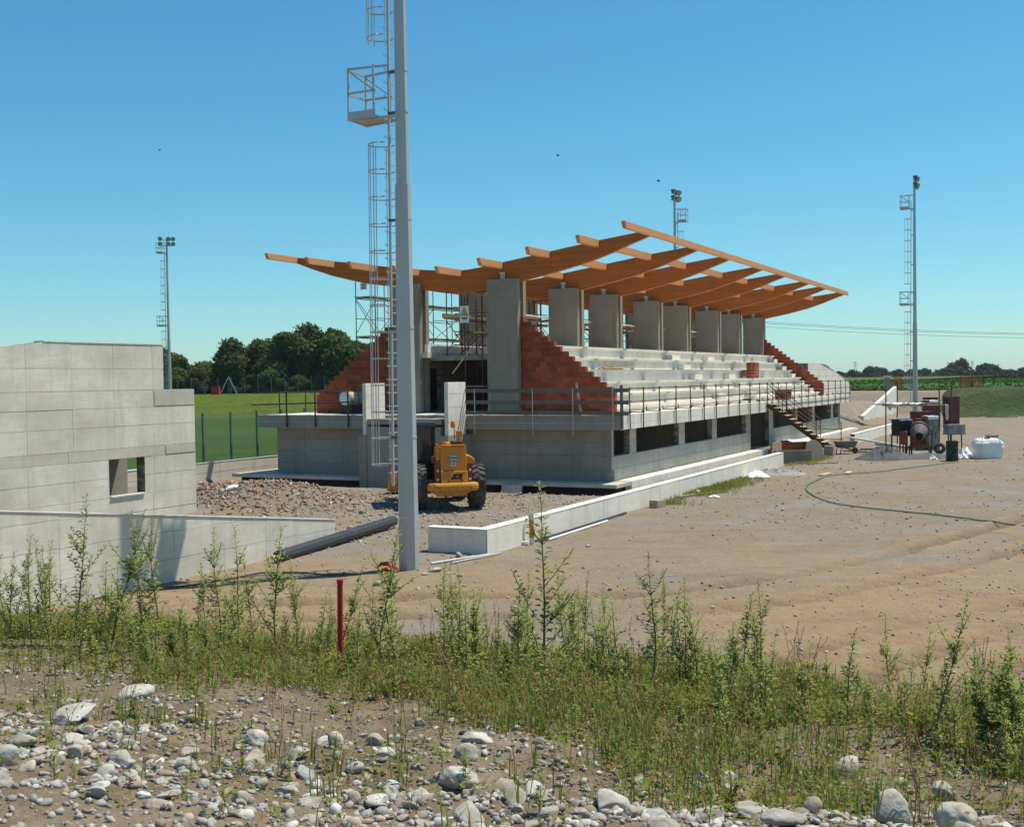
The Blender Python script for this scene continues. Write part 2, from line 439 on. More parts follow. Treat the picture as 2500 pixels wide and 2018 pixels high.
# ------------------------------------------------------------------ mesh helpers
class MB:
    def __init__(s):
        s.v, s.f = [], []

    def add(s, vs, fs):
        o = len(s.v)
        s.v += [tuple(p) for p in vs]
        s.f += [tuple(i + o for i in f) for f in fs]
        return s

    def box(s, x0, x1, y0, y1, z0, z1):
        return s.add([(x0, y0, z0), (x1, y0, z0), (x1, y1, z0), (x0, y1, z0), (x0, y0, z1), (x1, y0, z1), (x1, y1, z1), (x0, y1, z1)],
                     [(0, 3, 2, 1), (4, 5, 6, 7), (0, 1, 5, 4), (1, 2, 6, 5), (2, 3, 7, 6), (3, 0, 4, 7)])

    def bar(s, p, q, w, h, up=(0, 0, 1)):
        p, q = Vector(p), Vector(q)
        d = (q - p).normalized()
        a = d.cross(Vector(up))
        if a.length < 1e-4:
            a = d.cross(Vector((1, 0, 0)))
        a = a.normalized() * w / 2
        b = a.cross(d).normalized() * h / 2
        vs = [p - a - b, p + a - b, p + a + b, p - a + b, q - a - b, q + a - b, q + a + b, q - a + b]
        return s.add(vs, [(0, 1, 2, 3), (7, 6, 5, 4), (0, 4, 5, 1), (1, 5, 6, 2), (2, 6, 7, 3), (3, 7, 4, 0)])

    def tube(s, p, q, r, n=8, r2=None, cap=True):
        p, q = Vector(p), Vector(q)
        r2 = r if r2 is None else r2
        d = (q - p).normalized()
        a = d.cross(Vector((0, 0, 1)))
        if a.length < 1e-3:
            a = Vector((1, 0, 0))
        a.normalize()
        b = d.cross(a)
        vs = []
        for i in range(n):
            t = 2 * math.pi * (i + 0.5) / n
            e = a * math.cos(t) + b * math.sin(t)
            vs.append(p + e * r)
        for i in range(n):
            t = 2 * math.pi * (i + 0.5) / n
            e = a * math.cos(t) + b * math.sin(t)
            vs.append(q + e * r2)
        fs = [(i, (i + 1) % n, n + (i + 1) % n, n + i) for i in range(n)]
        if cap:
            fs += [tuple(range(n - 1, -1, -1)), tuple(range(n, 2 * n))]
        return s.add(vs, fs)

    def path(s, pts, r, n=8, closed=False):
        pts = [Vector(p) for p in pts]
        m = len(pts)
        vs, fs = [], []
        for i, p in enumerate(pts):
            if closed:
                d = pts[(i + 1) % m] - pts[i - 1]
            else:
                d = pts[min(i + 1, m - 1)] - pts[max(i - 1, 0)]
            d.normalize()
            a = d.cross(Vector((0, 0, 1)))
            if a.length < 1e-3:
                a = Vector((1, 0, 0))
            a.normalize()
            b = d.cross(a)
            for k in range(n):
                t = 2 * math.pi * k / n
                vs.append(p + (a * math.cos(t) + b * math.sin(t)) * r)
        for i in range(m if closed else m - 1):
            j = (i + 1) % m
            for k in range(n):
                fs.append((i * n + k, i * n + (k + 1) % n, j * n + (k + 1) % n, j * n + k))
        if not closed:
            fs += [tuple(range(n - 1, -1, -1)), tuple(range((m - 1) * n, m * n))]
        return s.add(vs, fs)

    def prism(s, poly, axis, a, b):
        """polygon in the plane across `axis`, extruded from a to b"""
        def P(q, t):
            return {'x': (t, q[0], q[1]), 'y': (q[0], t, q[1]), 'z': (q[0], q[1], t)}[axis]
        n = len(poly)
        vs = [P(q, a) for q in poly] + [P(q, b) for q in poly]
        fs = [tuple(range(n)), tuple(range(2 * n - 1, n - 1, -1))] + [(i, n + i, n + (i + 1) % n, (i + 1) % n) for i in range(n)]
        return s.add(vs, fs)

    def lathe(s, prof, n=20, c=(0, 0, 0), axis='z'):
        vs, fs = [], []
        for (r, h) in prof:
            for k in range(n):
                t = 2 * math.pi * k / n
                x, y = r * math.cos(t), r * math.sin(t)
                p = {'z': (x, y, h), 'x': (h, x, y), 'y': (x, h, y)}[axis]
                vs.append((p[0] + c[0], p[1] + c[1], p[2] + c[2]))
        for i in range(len(prof) - 1):
            for k in range(n):
                fs.append((i * n + k, i * n + (k + 1) % n, (i + 1) * n + (k + 1) % n, (i + 1) * n + k))
        return s.add(vs, fs)

    def mesh(s, name, mat, smooth=False):
        me = bpy.data.meshes.new(name)
        me.from_pydata(s.v, [], s.f)
        me.materials.append(MAT[mat] if isinstance(mat, str) else mat)
        if smooth:
            me.polygons.foreach_set('use_smooth', [True] * len(me.polygons))
            me.set_sharp_from_angle(angle=R(40))
        me.update()
        return me

    def build(s, name, mat, parent=None, smooth=False, bevel=0.0):
        o = bpy.data.objects.new(name, s.mesh(name, mat, smooth))
        COL.objects.link(o)
        if parent is not None:
            o.parent = parent
        if bevel:
            md = o.modifiers.new('edge', 'BEVEL')
            md.width = bevel
            md.segments = 2
            md.limit_method = 'ANGLE'
        return o


def tag(o, label=None, cat=None, group=None, kind=None):
    if label:
        o['label'] = label
    if cat:
        o['category'] = cat
    if group:
        o['group'] = group
    if kind:
        o['kind'] = kind
    return o


def thing(name, label, cat, loc=(0, 0, 0), rz=0.0, group=None):
    o = bpy.data.objects.new(name, None)
    COL.objects.link(o)
    o.location = loc
    o.rotation_euler = (0, 0, rz)
    o.empty_display_size = 0.3
    return tag(o, label, cat, group)


def dup(o, parent=None):
    c = o.copy()
    COL.objects.link(c)
    c.parent = parent
    for ch in list(o.children):
        dup(ch, c)
    return c


def np_mesh(name, verts, faces, mat, col=None, smooth=False):
    """verts (n,3), faces (m,k) arrays; col (n,3) vertex colours"""
    me = bpy.data.meshes.new(name)
    verts = np.asarray(verts, dtype=np.float32)
    faces = np.asarray(faces, dtype=np.int32)
    k = faces.shape[1]
    me.vertices.add(len(verts))
    me.vertices.foreach_set('co', verts.ravel())
    me.loops.add(faces.size)
    me.loops.foreach_set('vertex_index', faces.ravel())
    me.polygons.add(len(faces))
    me.polygons.foreach_set('loop_start', np.arange(0, faces.size, k, dtype=np.int32))
    me.polygons.foreach_set('loop_total', np.full(len(faces), k, dtype=np.int32))
    if smooth:
        me.polygons.foreach_set('use_smooth', np.ones(len(faces), dtype=bool))
    me.update(calc_edges=True)
    if col is not None:
        at = me.color_attributes.new('Col', 'FLOAT_COLOR', 'POINT')
        c4 = np.ones((len(verts), 4), dtype=np.float32)
        c4[:, :3] = col
        at.data.foreach_set('color', c4.ravel())
    me.materials.append(MAT[mat])
    return me


def np_obj(name, verts, faces, mat, col=None, smooth=False, parent=None):
    o = bpy.data.objects.new(name, np_mesh(name, verts, faces, mat, col, smooth))
    COL.objects.link(o)
    o.parent = parent
    return o


# value noise for the terrain
_perm = np.random.default_rng(3).random((64, 64))


def vnoise(x, y):
    xi, yi = np.floor(x).astype(int), np.floor(y).astype(int)
    fx, fy = x - xi, y - yi
    fx, fy = fx * fx * (3 - 2 * fx), fy * fy * (3 - 2 * fy)
    g = lambda a, b: _perm[a % 64, b % 64]
    return (g(xi, yi) * (1 - fx) + g(xi + 1, yi) * fx) * (1 - fy) + (g(xi, yi + 1) * (1 - fx) + g(xi + 1, yi + 1) * fx) * fy - 0.5


def sm(a, b, x):
    t = np.clip((x - a) / (b - a), 0, 1)
    return t * t * (3 - 2 * t)


def crest(x, y):
    """metres on the camera's side of the crest of the weedy bank"""
    return (11 - 0.40 * x - 0.012 * np.clip(x, -25, 25) ** 2 - y) * 0.93


TRACKS = [[(4.6, 13.2), (5.0, 14.6), (6.3, 16.2), (8.2, 17.8), (10.5, 18.8), (15, 19.8)], [(6.2, 12.5), (6.8, 14.2), (8.0, 15.6), (9.6, 16.6), (12.5, 17.6)], [(2.2, 16.7), (3.7, 17.45), (5.7, 19.3), (7.8, 20.7), (9.4, 21.5), (14, 23)], [(3.4, 14.3), (3.83, 15.1), (5.37, 17.06), (6.97, 18.5), (8.53, 19.5), (14, 21.2)],
          [(-6, 20.6), (-1.6, 21.3), (2.7, 20.9), (5.6, 22.2), (9.7, 25.8), (12.5, 28.5), (18, 34)], [(-6, 22.4), (-1.6, 23.2), (2.5, 22.9), (4.9, 24.1), (8.6, 27.3), (11.2, 30.2), (16.5, 35.6)]]


def track_field(x, y):
    rut_all, rim_all, lug_all = np.zeros(x.shape), np.zeros(x.shape), np.zeros(x.shape)
    for tr in TRACKS:
        best = np.full(x.shape, 9.0)
        along = np.zeros(x.shape)
        acc = 0.0
        for (ax, ay), (bx, by) in zip(tr[:-1], tr[1:]):
            L = math.hypot(bx - ax, by - ay)
            s_ = np.clip(((x - ax) * (bx - ax) + (y - ay) * (by - ay)) / (L * L), 0, 1)
            dd = np.hypot(x - ax - s_ * (bx - ax), y - ay - s_ * (by - ay))
            along = np.where(dd < best, acc + s_ * L, along)
            best = np.minimum(best, dd)
            acc += L
        fade = sm(-0.35, 0.1, vnoise(x * 0.3 + 11, y * 0.3))
        rut = np.exp(-(best / 0.27) ** 4) * (0.35 + 0.65 * fade)
        rim = np.exp(-((best - 0.45) / 0.15) ** 2) * (0.35 + 0.65 * fade)
        rut_all = np.maximum(rut_all, rut)
        rim_all = np.maximum(rim_all, rim)
        lug_all += rut * np.sin(along * 2 * math.pi / 0.5 + best * 7)
    return rut_all, rim_all, lug_all


def height(x, y):
    x = np.asarray(x, dtype=float)
    y = np.asarray(y, dtype=float)
    u, v = (x - OX) * UX + (y - OY) * UY, (x - OX) * VX + (y - OY) * VY
    t = crest(x, y)
    z = np.where(t > 0, 1.6 + 0.145 * np.minimum(np.maximum(t, 0), 7.2), 1.6 * (1 - sm(0, 3.8, -t)))
    onbank = sm(-3.8, 0.5, t)
    z = z + onbank * (0.14 * vnoise(x * 0.9 + 3, y * 0.9) + 0.09 * vnoise(x * 2.3, y * 2.3 + 9) + 0.035 * vnoise(x * 6, y * 6))
    site = 1 - onbank
    z = z + site * (0.08 * vnoise(x * 0.17, y * 0.17) + 0.03 * vnoise(x * 0.8 + 5, y * 0.8) + 0.025 * vnoise(x * 3.1, y * 3.1) + 0.012 * vnoise(x * 8.3, y * 8.3))
    # wheel tracks in the soft soil
    rut, rim, lug = track_field(x, y)
    z = z + site * (-0.10 * rut + 0.09 * rim * (0.6 + vnoise(x * 2, y * 2)) + 0.045 * lug)
    # rubble mound and gravel by the end of the stand
    z = z + 0.75 * np.exp(-((x + 8.6) / 2.5) ** 2 - ((y - 41.2) / 2.3) ** 2) + 0.45 * np.exp(-((x + 11.2) / 2.6) ** 2 - ((y - 44.5) / 2.6) ** 2)
    # excavation along the foundation and under the stand
    pit = sm(-3.2, -1.2, u) * sm(48.6, 47.4, u) * sm(-0.9, 0.1, v) * sm(20.3, 19.2, v)
    pit2 = sm(-3.0, -1.2, u) * sm(2.6, 1.2, u) * sm(-2.6, -1.4, v) * sm(20, 18, v)
    z = z * (1 - np.maximum(pit, pit2)) - 0.75 * np.maximum(pit, pit2)
    # berm beyond the far end of the stand
    edge = 78 + 1.5 * vnoise(v * 0.15, u * 0 + 2)
    b = sm(0, 5.5, u - edge) * sm(26, 18, v)
    z = z + 2.45 * b - 3.0 * sm(110, 500, u) * b
    z = z + 0.5 * np.exp(-((u - 74) / 1.6) ** 2) * np.maximum(0, vnoise(v * 0.35 + 8, u * 0.3)) * 2 * sm(-3, -6, v)
    # spoil slope at the end of the stand
    z = z + 1.7 * sm(49, 62, u) * sm(0.8, 3.2, v) * sm(24, 16, v) * sm(82, 76, u)
    return z


def ground_z(x, y):
    return float(height(np.array([x]), np.array([y]))[0])


# ------------------------------------------------------------------ ground sheet
def axis(lo, hi, fine, step, grow, step2=None, hi2=None):
    a = list(np.arange(fine[0], fine[1], step))
    if hi2:
        a += list(np.arange(fine[1], hi2, step2))
    s = step2 or step
    p = a[-1]
    while p < hi:
        s *= grow
        p += s
        a.append(p)
    s = step
    p = a[0]
    b = []
    while p > lo:
        s *= grow
        p -= s
        b.append(p)
    return np.array(b[::-1] + a)


gx = axis(-900, 1400, (-13, 15), 0.13, 1.07)
gy = axis(-30, 2500, (3, 33), 0.13, 1.05, 0.34, 95)
GX, GY = np.meshgrid(gx, gy)
GZ = height(GX, GY)
nx, ny = len(gx), len(gy)
ii = (np.arange(ny - 1)[:, None] * nx + np.arange(nx - 1)[None, :]).ravel()
gf = np.stack([ii, ii + 1, ii + nx + 1, ii + nx], 1)
rut_, rim_, _l = track_field(GX, GY)
bankm = sm(-2.6, 0.3, crest(GX, GY))
gu, gv = (GX - OX) * UX + (GY - OY) * UY, (GX - OX) * VX + (GY - OY) * VY
sandm = sm(36, 20, GY) * sm(-0.28, 0.12, vnoise(GX * 0.22 + 4, GY * 0.33) + 0.25 * sm(2, 7, GX) + 0.2 * sm(-2, -6, GX)) * (1 - bankm)
gcol = np.stack([np.clip(rut_ * 0.62 - 0.42 * _l, 0, 1).ravel() * (1 - bankm.ravel()), bankm.ravel(), np.clip(sandm + 0.8 * rim_, 0, 1).ravel()], 1)  # rut soil colour, plus painted tread shade where sunlight shows little relief
tag(np_obj('ground', np.stack([GX.ravel(), GY.ravel(), GZ.ravel()], 1), gf, 'ground', gcol, smooth=True), kind='structure')


def sheet(name, us, vs, hf, mat, world=False):
    A, B = np.meshgrid(us, vs)
    if world:
        X, Y = A, B
    else:
        X, Y = OX + A * UX + B * VX, OY + A * UY + B * VY
    Z = hf(X, Y, A, B)
    n, m = len(us), len(vs)
    i = (np.arange(m - 1)[:, None] * n + np.arange(n - 1)[None, :]).ravel()
    f = np.stack([i, i + 1, i + n + 1, i + n], 1)
    return tag(np_obj(name, np.stack([X.ravel(), Y.ravel(), Z.ravel()], 1), f, mat, smooth=True), kind='structure')


def left_field(X, Y):
    return 0.62 + 2.4 * sm(126, 138, Y) + 0.06 * vnoise(X * 0.12, Y * 0.12)


sheet('grass_pitch', np.concatenate([np.arange(-40, 90, 1.5), np.linspace(90, 700, 60)]), np.concatenate([np.arange(20.36, 140, 1.2), np.linspace(141, 900, 60)]),
      lambda X, Y, A, B: left_field(X, Y), 'grass')
sheet('grass_berm', np.arange(76, 93, 0.5), np.arange(-90, -2.2, 0.7),
      lambda X, Y, A, B: height(X, Y) + np.clip(np.minimum((A - 78.0 - 0.9 * vnoise(B * 0.35, A * 0) - 0.8 * vnoise(B * 1.7, A * 0.9)) * 0.5, (-3.0 + 1.2 * vnoise(A * 0.5, B * 0) - B) * 0.6), -0.4, 0.28), 'berm_grass')
sheet('crop_field', np.concatenate([np.arange(95, 140, 1.5), np.linspace(142, 900, 80)]), np.concatenate([np.linspace(-600, -100, 30), np.arange(-98, 19, 2.0)]),
      lambda X, Y, A, B: height(X, Y) + 0.10 + 0.6 * sm(95, 97, A), 'field')

# ------------------------------------------------------------------ concrete formwork panels
def clip(poly, a, b, c):
    """keep the part of poly where a*x + b*y <= c"""
    out = []
    n = len(poly)
    for i in range(n):
        p, q = poly[i], poly[(i + 1) % n]
        dp, dq = a * p[0] + b * p[1] - c, a * q[0] + b * q[1] - c
        if dp <= 0:
            out.append(p)
        if dp * dq < 0:
            t = dp / (dp - dq)
            out.append((p[0] + t * (q[0] - p[0]), p[1] + t * (q[1] - p[1])))
    return out


def panel(parent, name, poly, face, at, out, mat, gap=0.008, deep=0.012):
    """a cast panel standing proud of the wall core. face 'y': poly in (x,z) at y=at; face 'x': poly in (y,z) at x=at; out: +1/-1"""
    cx = sum(p[0] for p in poly) / len(poly)
    cz = sum(p[1] for p in poly) / len(poly)
    xs = [p[0] for p in poly]
    zs = [p[1] for p in poly]
    wx, wz = max(xs) - min(xs), max(zs) - min(zs)
    if wx < 0.04 or wz < 0.04:
        return None
    q = [(cx + (p[0] - cx) * (1 - 2 * gap / wx), cz + (p[1] - cz) * (1 - 2 * gap / wz)) for p in poly]
    dp = deep + random.uniform(-0.004, 0.004)
    return MB().prism(q, face, at - out * 0.004, at + out * dp).build(name, mat, parent)


def rect(a, b, c, d):
    return [(a, c), (b, c), (b, d), (a, d)]


def panel_grid(parent, xs, zs, face, at, out, mat, holes=(), name='panel', stagger=0.0):
    for r_, (z0, z1) in enumerate(zip(zs[:-1], zs[1:])):
        bx = sorted(set(xs))
        if stagger and r_ % 2:
            bx = [bx[0]] + [b + stagger for b in bx[1:-1] if b + stagger < bx[-1] - 0.2] + [bx[-1]]
        for x0, x1 in zip(bx[:-1], bx[1:]):
            if any(x0 >= h[0] - 1e-3 and x1 <= h[1] + 1e-3 and z0 >= h[2] - 1e-3 and z1 <= h[3] + 1e-3 for h in holes):
                continue
            panel(parent, name, rect(x0, x1, z0, z1), face, at, out, mat)


# ------------------------------------------------------------------ grandstand
ZD, ZB, LEN, DEP = 2.84, 2.27, 47.1, 17.75
GS = thing('grandstand', 'unfinished concrete grandstand with white terraces, brick end walls and curved orange timber roof beams', 'grandstand', (OX, OY, 0), ROTZ)

foot = MB().box(-0.54, 1.05, 0.0, 18.9, 0.03, 0.17).box(1.05, 47.6, 0.602, 18.9, 0.02, 0.165).build('footing_slab', 'conc', GS)
panel_grid(foot, [0.0, 2.4, 4.8, 7.2, 9.6, 12, 14.4, 16.8, 18.9], [0.03, 0.17], 'x', -0.54, -1, 'conc')
MB().box(-0.22, 47.2, 0.25, 18.6, -1.2, 0.03).build('foundation_wall', 'bitumen', GS)
pl = MB().box(1.05, 22.6, 0.0, 0.6, -0.7, 0.19).build('plinth_wall', 'conc_light', GS)
panel_grid(pl, list(np.linspace(1.05, 22.6, 11)), [-0.7, -0.1, 0.19], 'y', 0.0, -1, 'conc_light')
pl = MB().box(27.15, 50.3, 0.0, 0.6, -0.7, 0.19).build('plinth_wall', 'conc_light', GS)
panel_grid(pl, list(np.linspace(27.15, 50.3, 11)), [-0.7, -0.1, 0.19], 'y', 0.0, -1, 'conc_light')

# end wall at the near end, and the hidden far one
wn_ = MB().box(0.6, 0.9, 0.66, 17.15, 0.17, ZB).build('end_wall', 'conc_joint', GS)
panel_grid(wn_, [0.66, 2.0, 4.4, 6.9, 8.0, 10.9, 12.1, 13.55, 15.6, 17.15], [0.17, 0.67, 1.20, 1.73, ZB], 'x', 0.6, -1, 'conc_shade_grey')
MB().box(46.2, 46.5, 0.6, 17.15, 0.17, ZB).build('end_wall', 'conc_shade_grey', GS)
MB().box(0.9, 46.2, 16.9, 17.15, 0.17, ZB).build('back_wall', 'conc_shade_grey', GS)
MB().box(0.9, 46.2, 7.4, 7.6, 0.17, ZB).build('partition_wall', 'brick', GS)
for u_ in (9.45, 14.6, 20.95, 26.05, 32.6, 37.6):
    MB().box(u_ - 0.1, u_ + 0.1, 0.95, 7.4, 0.17, ZB).build('partition_wall', 'conc_col', GS)
MB().box(0.9, 46.2, 0.9, 16.9, 0.10, 0.18).build('ground_floor', 'conc_shade_grey', GS)

# front wall: sills, piers and a door opening
OPEN = [(0.82, 2.65), (3.4, 9.0), (9.87, 14.2), (15.0, 20.55), (26.55, 32.4), (32.8, 37.2), (38.0, 43.45), (44.25, 46.1)]
DOOR = (21.45, 25.55)
fw = MB()
fw.box(0.6, DOOR[0], 0.67, 0.92, 0.17, 1.17).box(DOOR[1], 46.5, 0.67, 0.92, 0.17, 1.17)
edges = [0.6] + [e for o in OPEN[:4] for e in o] + list(DOOR) + [e for o in OPEN[4:] for e in o] + [46.5]
for a, b in zip(edges[::2], edges[1::2]):
    fw.box(a, b, 0.67, 0.92, 1.17, ZB)
fw = fw.build('front_wall', 'conc_joint', GS)
for a, b in ((0.6, DOOR[0]), (DOOR[1], 46.5)):
    n_ = 9
    panel_grid(fw, list(np.linspace(a, b, n_)), [0.17, 0.67, 1.17], 'y', 0.67, -1, 'conc')
for a, b in zip(edges[::2], edges[1::2]):
    panel_grid(fw, [a, b], [1.17, 1.72, ZB], 'y', 0.67, -1, 'conc')

# deck slab with board-marked fascia
slab = MB().box(0.0, LEN, 0.0, DEP, ZB, ZD).build('deck_slab', 'conc_light', GS)
POSTS = [0.79, 2.31, 4.33, 6.42, 8.5, 10.55, 12.5, 14.65, 16.63, 18.68, 20.65, 22.36, 23.55, 24.85, 26.74, 28.89, 30.85, 32.79, 34.94, 36.91, 38.95, 41.31, 43.3, 45.07, 46.7]
panel_grid(slab, [0.0] + POSTS[:-1] + [LEN], [ZB, ZB + 0.22, ZD], 'y', 0.0, -1, 'conc_light')
panel_grid(slab, [0.0, 2.0, 4.3, 6.9], [ZB, ZB + 0.26, ZD], 'x', 0.0, -1, 'conc_shade_grey')
panel_grid(slab, [11.0, 13.4, 15.6, DEP], [ZB, ZB + 0.26, ZD], 'x', 0.0, -1, 'conc_shade_grey')
panel_grid(slab, [6.9, 8.9, 11.0], [ZB, ZD], 'x', 0.0, -1, 'conc_shade_grey')

# terraces: six rows of precast units between the brick end walls
FR = [2.35, 8.77, 13.9, 20.32, 25.45, 31.87, 37.0, 43.42]
TV = [(1.58 + 0.66 * k, 3.08 + 0.54 * k) for k in range(6)]
joints = [3.22]
for a, b in zip(FR[:-1], FR[1:]):
    joints += [(a + b) / 2 + 0.43, b + 0.43]
joints[-1] = 43.86
for k, (tv, tz) in enumerate(TV):
    back = tv + 0.66 + 0.10 if k < 5 else 7.1
    row = None
    for a, b in zip(joints[:-1], joints[1:]):
        if k == 0 and 21.2 < a < 25.6:
            continue
        prof = [(tv + 0.07, tz - 0.66), (tv + 0.07, tz - 0.12), (tv - 0.04, tz - 0.10), (tv - 0.05, tz), (back, tz), (back, tz - 0.14), (tv + 0.20, tz - 0.14), (tv + 0.20, tz - 0.66)]
        if k == 0:
            prof[0] = (tv + 0.07, ZD + 0.002)
            prof[-1] = (tv + 0.20, ZD + 0.002)
        m = MB().prism(prof, 'x', a + 0.008, b - 0.008)
        if row is None:
            row = m.build('terrace_row', 'conc_light', GS)
        else:
            m.build('terrace_unit', 'conc_light', row)
MB().box(3.3, 43.8, 7.1, 12.9, 5.2, 5.42).build('walkway_slab', 'conc_shade_grey', GS)
# aisle steps standing on the terraces
for a0, ks in ((20.3, (1, 2, 3, 4, 5)), (27.0, (0, 1, 2, 3, 5)), (43.1, (1, 2, 3, 4, 5)), (25.0, (0,))):
    for k in ks:
        tv, tz = TV[k]
        top = tz - 0.54
        MB().box(a0 - 0.6, a0 + 0.75, tv - 0.30, tv + 0.05, top + 0.004, top + 0.27).build('aisle_step', 'conc_light', GS, bevel=0.012)

# twin-blade columns in two rows, each carrying a curved beam between the blades
for fu in FR:
    for v0, v1 in ((5.6, 7.1), (10.5, 12.05)):
        for ua, ub in ((fu, fu + 0.29), (fu + 0.58, fu + 0.87)):
            zt = 8.62
            MB().box(ua, ub, v0, v1, 2.86 if fu < 3 else 4.9, zt).build('column_blade', 'conc_col', GS, bevel=0.015)
        hk = MB().tube((fu + 0.12, (v0 + v1) / 2 - 0.09, 8.62), (fu + 0.12, (v0 + v1) / 2 - 0.09, 8.85), 0.02, 6)
        hk.tube((fu + 0.12, (v0 + v1) / 2 + 0.09, 8.62), (fu + 0.12, (v0 + v1) / 2 + 0.09, 8.85), 0.02, 6)
        hk.box(fu + 0.05, fu + 0.19, (v0 + v1) / 2 - 0.11, (v0 + v1) / 2 + 0.11, 8.84, 8.92)
        hk.tube((fu + 0.12, (v0 + v1) / 2, 8.5), (fu + 0.12, (v0 + v1) / 2, 8.9), 0.05, 8)
        hk.build('steel_bracket', 'galv_bright', GS)
TOP = [(17.45, 10.23), (16.87, 10.155), (16.0, 10.04), (15.2, 9.92), (14.3, 9.80), (13.1, 9.62), (12.0, 9.47), (10.55, 9.28), (9.6, 9.19), (8.8, 9.15), (8.2, 9.15), (7.57, 9.22), (6.5, 9.37), (5.25, 9.55), (4.25, 9.70), (2.63, 9.93), (2.04, 10.02), (0.4, 10.22), (-0.30, 10.30)]
BOT = [(-0.25, 10.06), (0.5, 9.80), (1.4, 9.47), (2.4, 9.16), (3.87, 8.83), (5.4, 8.55), (6.8, 8.32), (8.0, 8.16), (8.9, 8.11), (10.1, 8.31), (12.2, 8.61), (13.5, 8.80), (14.4, 9.01), (15.4, 9.26), (16.5, 9.62), (17.5, 9.98)]


def top_at(v):
    t = sorted(TOP)
    return float(np.interp(v, [p[0] for p in t], [p[1] for p in t]))


for fu in FR:
    MB().prism(TOP + BOT, 'x', fu + 0.315, fu + 0.555).build('roof_beam', 'glulam', GS, bevel=0.01)
PV = [-0.36, 2.0, 4.25, 6.5, 8.55, 10.7, 13.0, 15.3, 17.42]
for j, pv in enumerate(PV):
    zt = top_at(pv) + 0.012
    h, w = (0.27, 0.16) if j in (0, 8) else (0.30, 0.16)
    dz = (top_at(pv + 0.08) - top_at(pv - 0.08)) / 0.16
    sl = dz * w / 2 if 0 < j < 8 else 0
    def seg(a, b, round_at=None):
        m = MB()
        prof = [(pv - w / 2, zt - sl), (pv + w / 2, zt + sl), (pv + w / 2, zt + sl - h), (pv - w / 2, zt - sl - h)]
        if round_at is None:
            m.prism(prof, 'x', a, b)
        else:
            s_ = 1 if round_at == a else -1
            cut = [(0.00, 0.0), (0.0, -0.06), (0.04, -0.13), (0.09, -0.20), (0.15, -h)]
            vs, fs = [], []
            for yo, so in ((-w / 2, -sl), (w / 2, sl)):
                for c in cut:
                    vs.append((round_at + s_ * c[0], pv + yo, zt + so + c[1]))
                e = b if round_at == a else a
                vs += [(e, pv + yo, zt + so - h), (e, pv + yo, zt + so)]
            n_ = len(cut) + 2
            fs = [tuple(range(n_)), tuple(range(2 * n_ - 1, n_ - 1, -1))] + [(i, n_ + i, n_ + (i + 1) % n_, (i + 1) % n_) for i in range(n_)]
            m.add(vs, fs)
        m.build('purlin', 'glulam_lit', GS, bevel=0.008)
    if 0 < j < 8:
        seg(0.55, FR[0] + 0.313, 0.55)
        for a, b in zip(FR[:-1], FR[1:]):
            seg(a + 0.557, b + 0.313)
        seg(FR[-1] + 0.557, FR[-1] + 1.8)
    else:
        e = -0.45 if j == 0 else 0.38
        seg(e, FR[1] + 0.1, e)
        for a, b in zip(FR[1:-1], FR[2:]):
            seg(a + 0.106, b + 0.1)
        seg(FR[-1] + 0.106, 44.5)

# stepped end walls of hollow clay block
def brick_wall(u0, mirror=False, name='brick_wall'):
    f = (lambda v: 17.65 - v) if mirror else (lambda v: v)
    core, CH, th = MB(), 0.218, 0.25
    ncourse = 19
    rows = []
    for c in range(ncourse):
        z0 = ZD + c * CH
        ztop = z0 + CH
        vf = 1.28 if ztop < 3.9 else 1.30 + (ztop - 3.83) * (5.34 - 1.32) / (6.88 - 3.83) + 0.0
        ve = 5.58
        rows.append((z0, vf, ve))
    for z0, vf, ve in rows:
        a, b = sorted((f(vf + 0.03), f(ve)))
        core.box(u0 + 0.012, u0 + th - 0.012, a, b, z0, z0 + CH)
    wall = core.build(name, 'mortar', GS)
    for c, (z0, vf, ve) in enumerate(rows):
        L = 0.33
        p = vf
        first = L if c % 2 == 0 else L * 0.55
        while p < ve - 0.03:
            q = min(p + first, ve)
            first = L
            a, b = sorted((f(p + (0 if p == vf else 0.008)), f(q)))
            jx = random.uniform(-0.006, 0.006)
            MB().box(u0 + jx, u0 + th + jx, a, b, z0 + 0.004, z0 + CH - 0.008).build('brick', 'brick', wall)
            p = q


brick_wall(2.62)
brick_wall(2.62, True)
brick_wall(43.9)
bw = MB().prism([(12.0, 2.84), (16.3, 2.84), (16.3, 3.83), (12.3, 6.88), (12.0, 6.88)], 'x', 43.9, 44.15)
bw.build('brick_wall', 'brick', GS)
# back terraces mirrored behind
for k, (tv, tz) in enumerate(TV):
    MB().box(3.3, 43.8, 17.65 - tv - 0.76, 17.65 - tv, tz - 0.54, tz).build('back_terrace_row', 'conc_light', GS)

# middle cross wall seen between the columns, with a door opening
cw = MB().box(3.3, 4.0, 11.0, 11.25, ZD, 5.2).box(4.0, 5.1, 11.0, 11.25, 4.87, 5.2).box(5.1, 43.5, 11.0, 11.25, ZD, 5.2)
cw = cw.build('corridor_wall', 'conc_joint', GS)
panel_grid(cw, [3.3, 4.0, 5.1, 6.4, 8.8, 11, 13.5, 16], [ZD, 3.4, 3.9, 4.4, 4.87, 5.2], 'y', 11.0, -1, 'conc_shade_grey', holes=[(4.0, 5.1, ZD, 4.87)])
MB().box(2.5, 43.5, 10.2, 11.0, 5.32, 5.58).build('corridor_beam', 'conc', GS)
MB().box(2.7, 43.5, 10.28, 10.45, 5.582, 5.93).build('corridor_parapet', 'conc_light', GS)
MB().box(3.0, 6.5, 7.2, 9.8, ZD, ZD + 0.05).build('timber_platform', 'plank', GS)

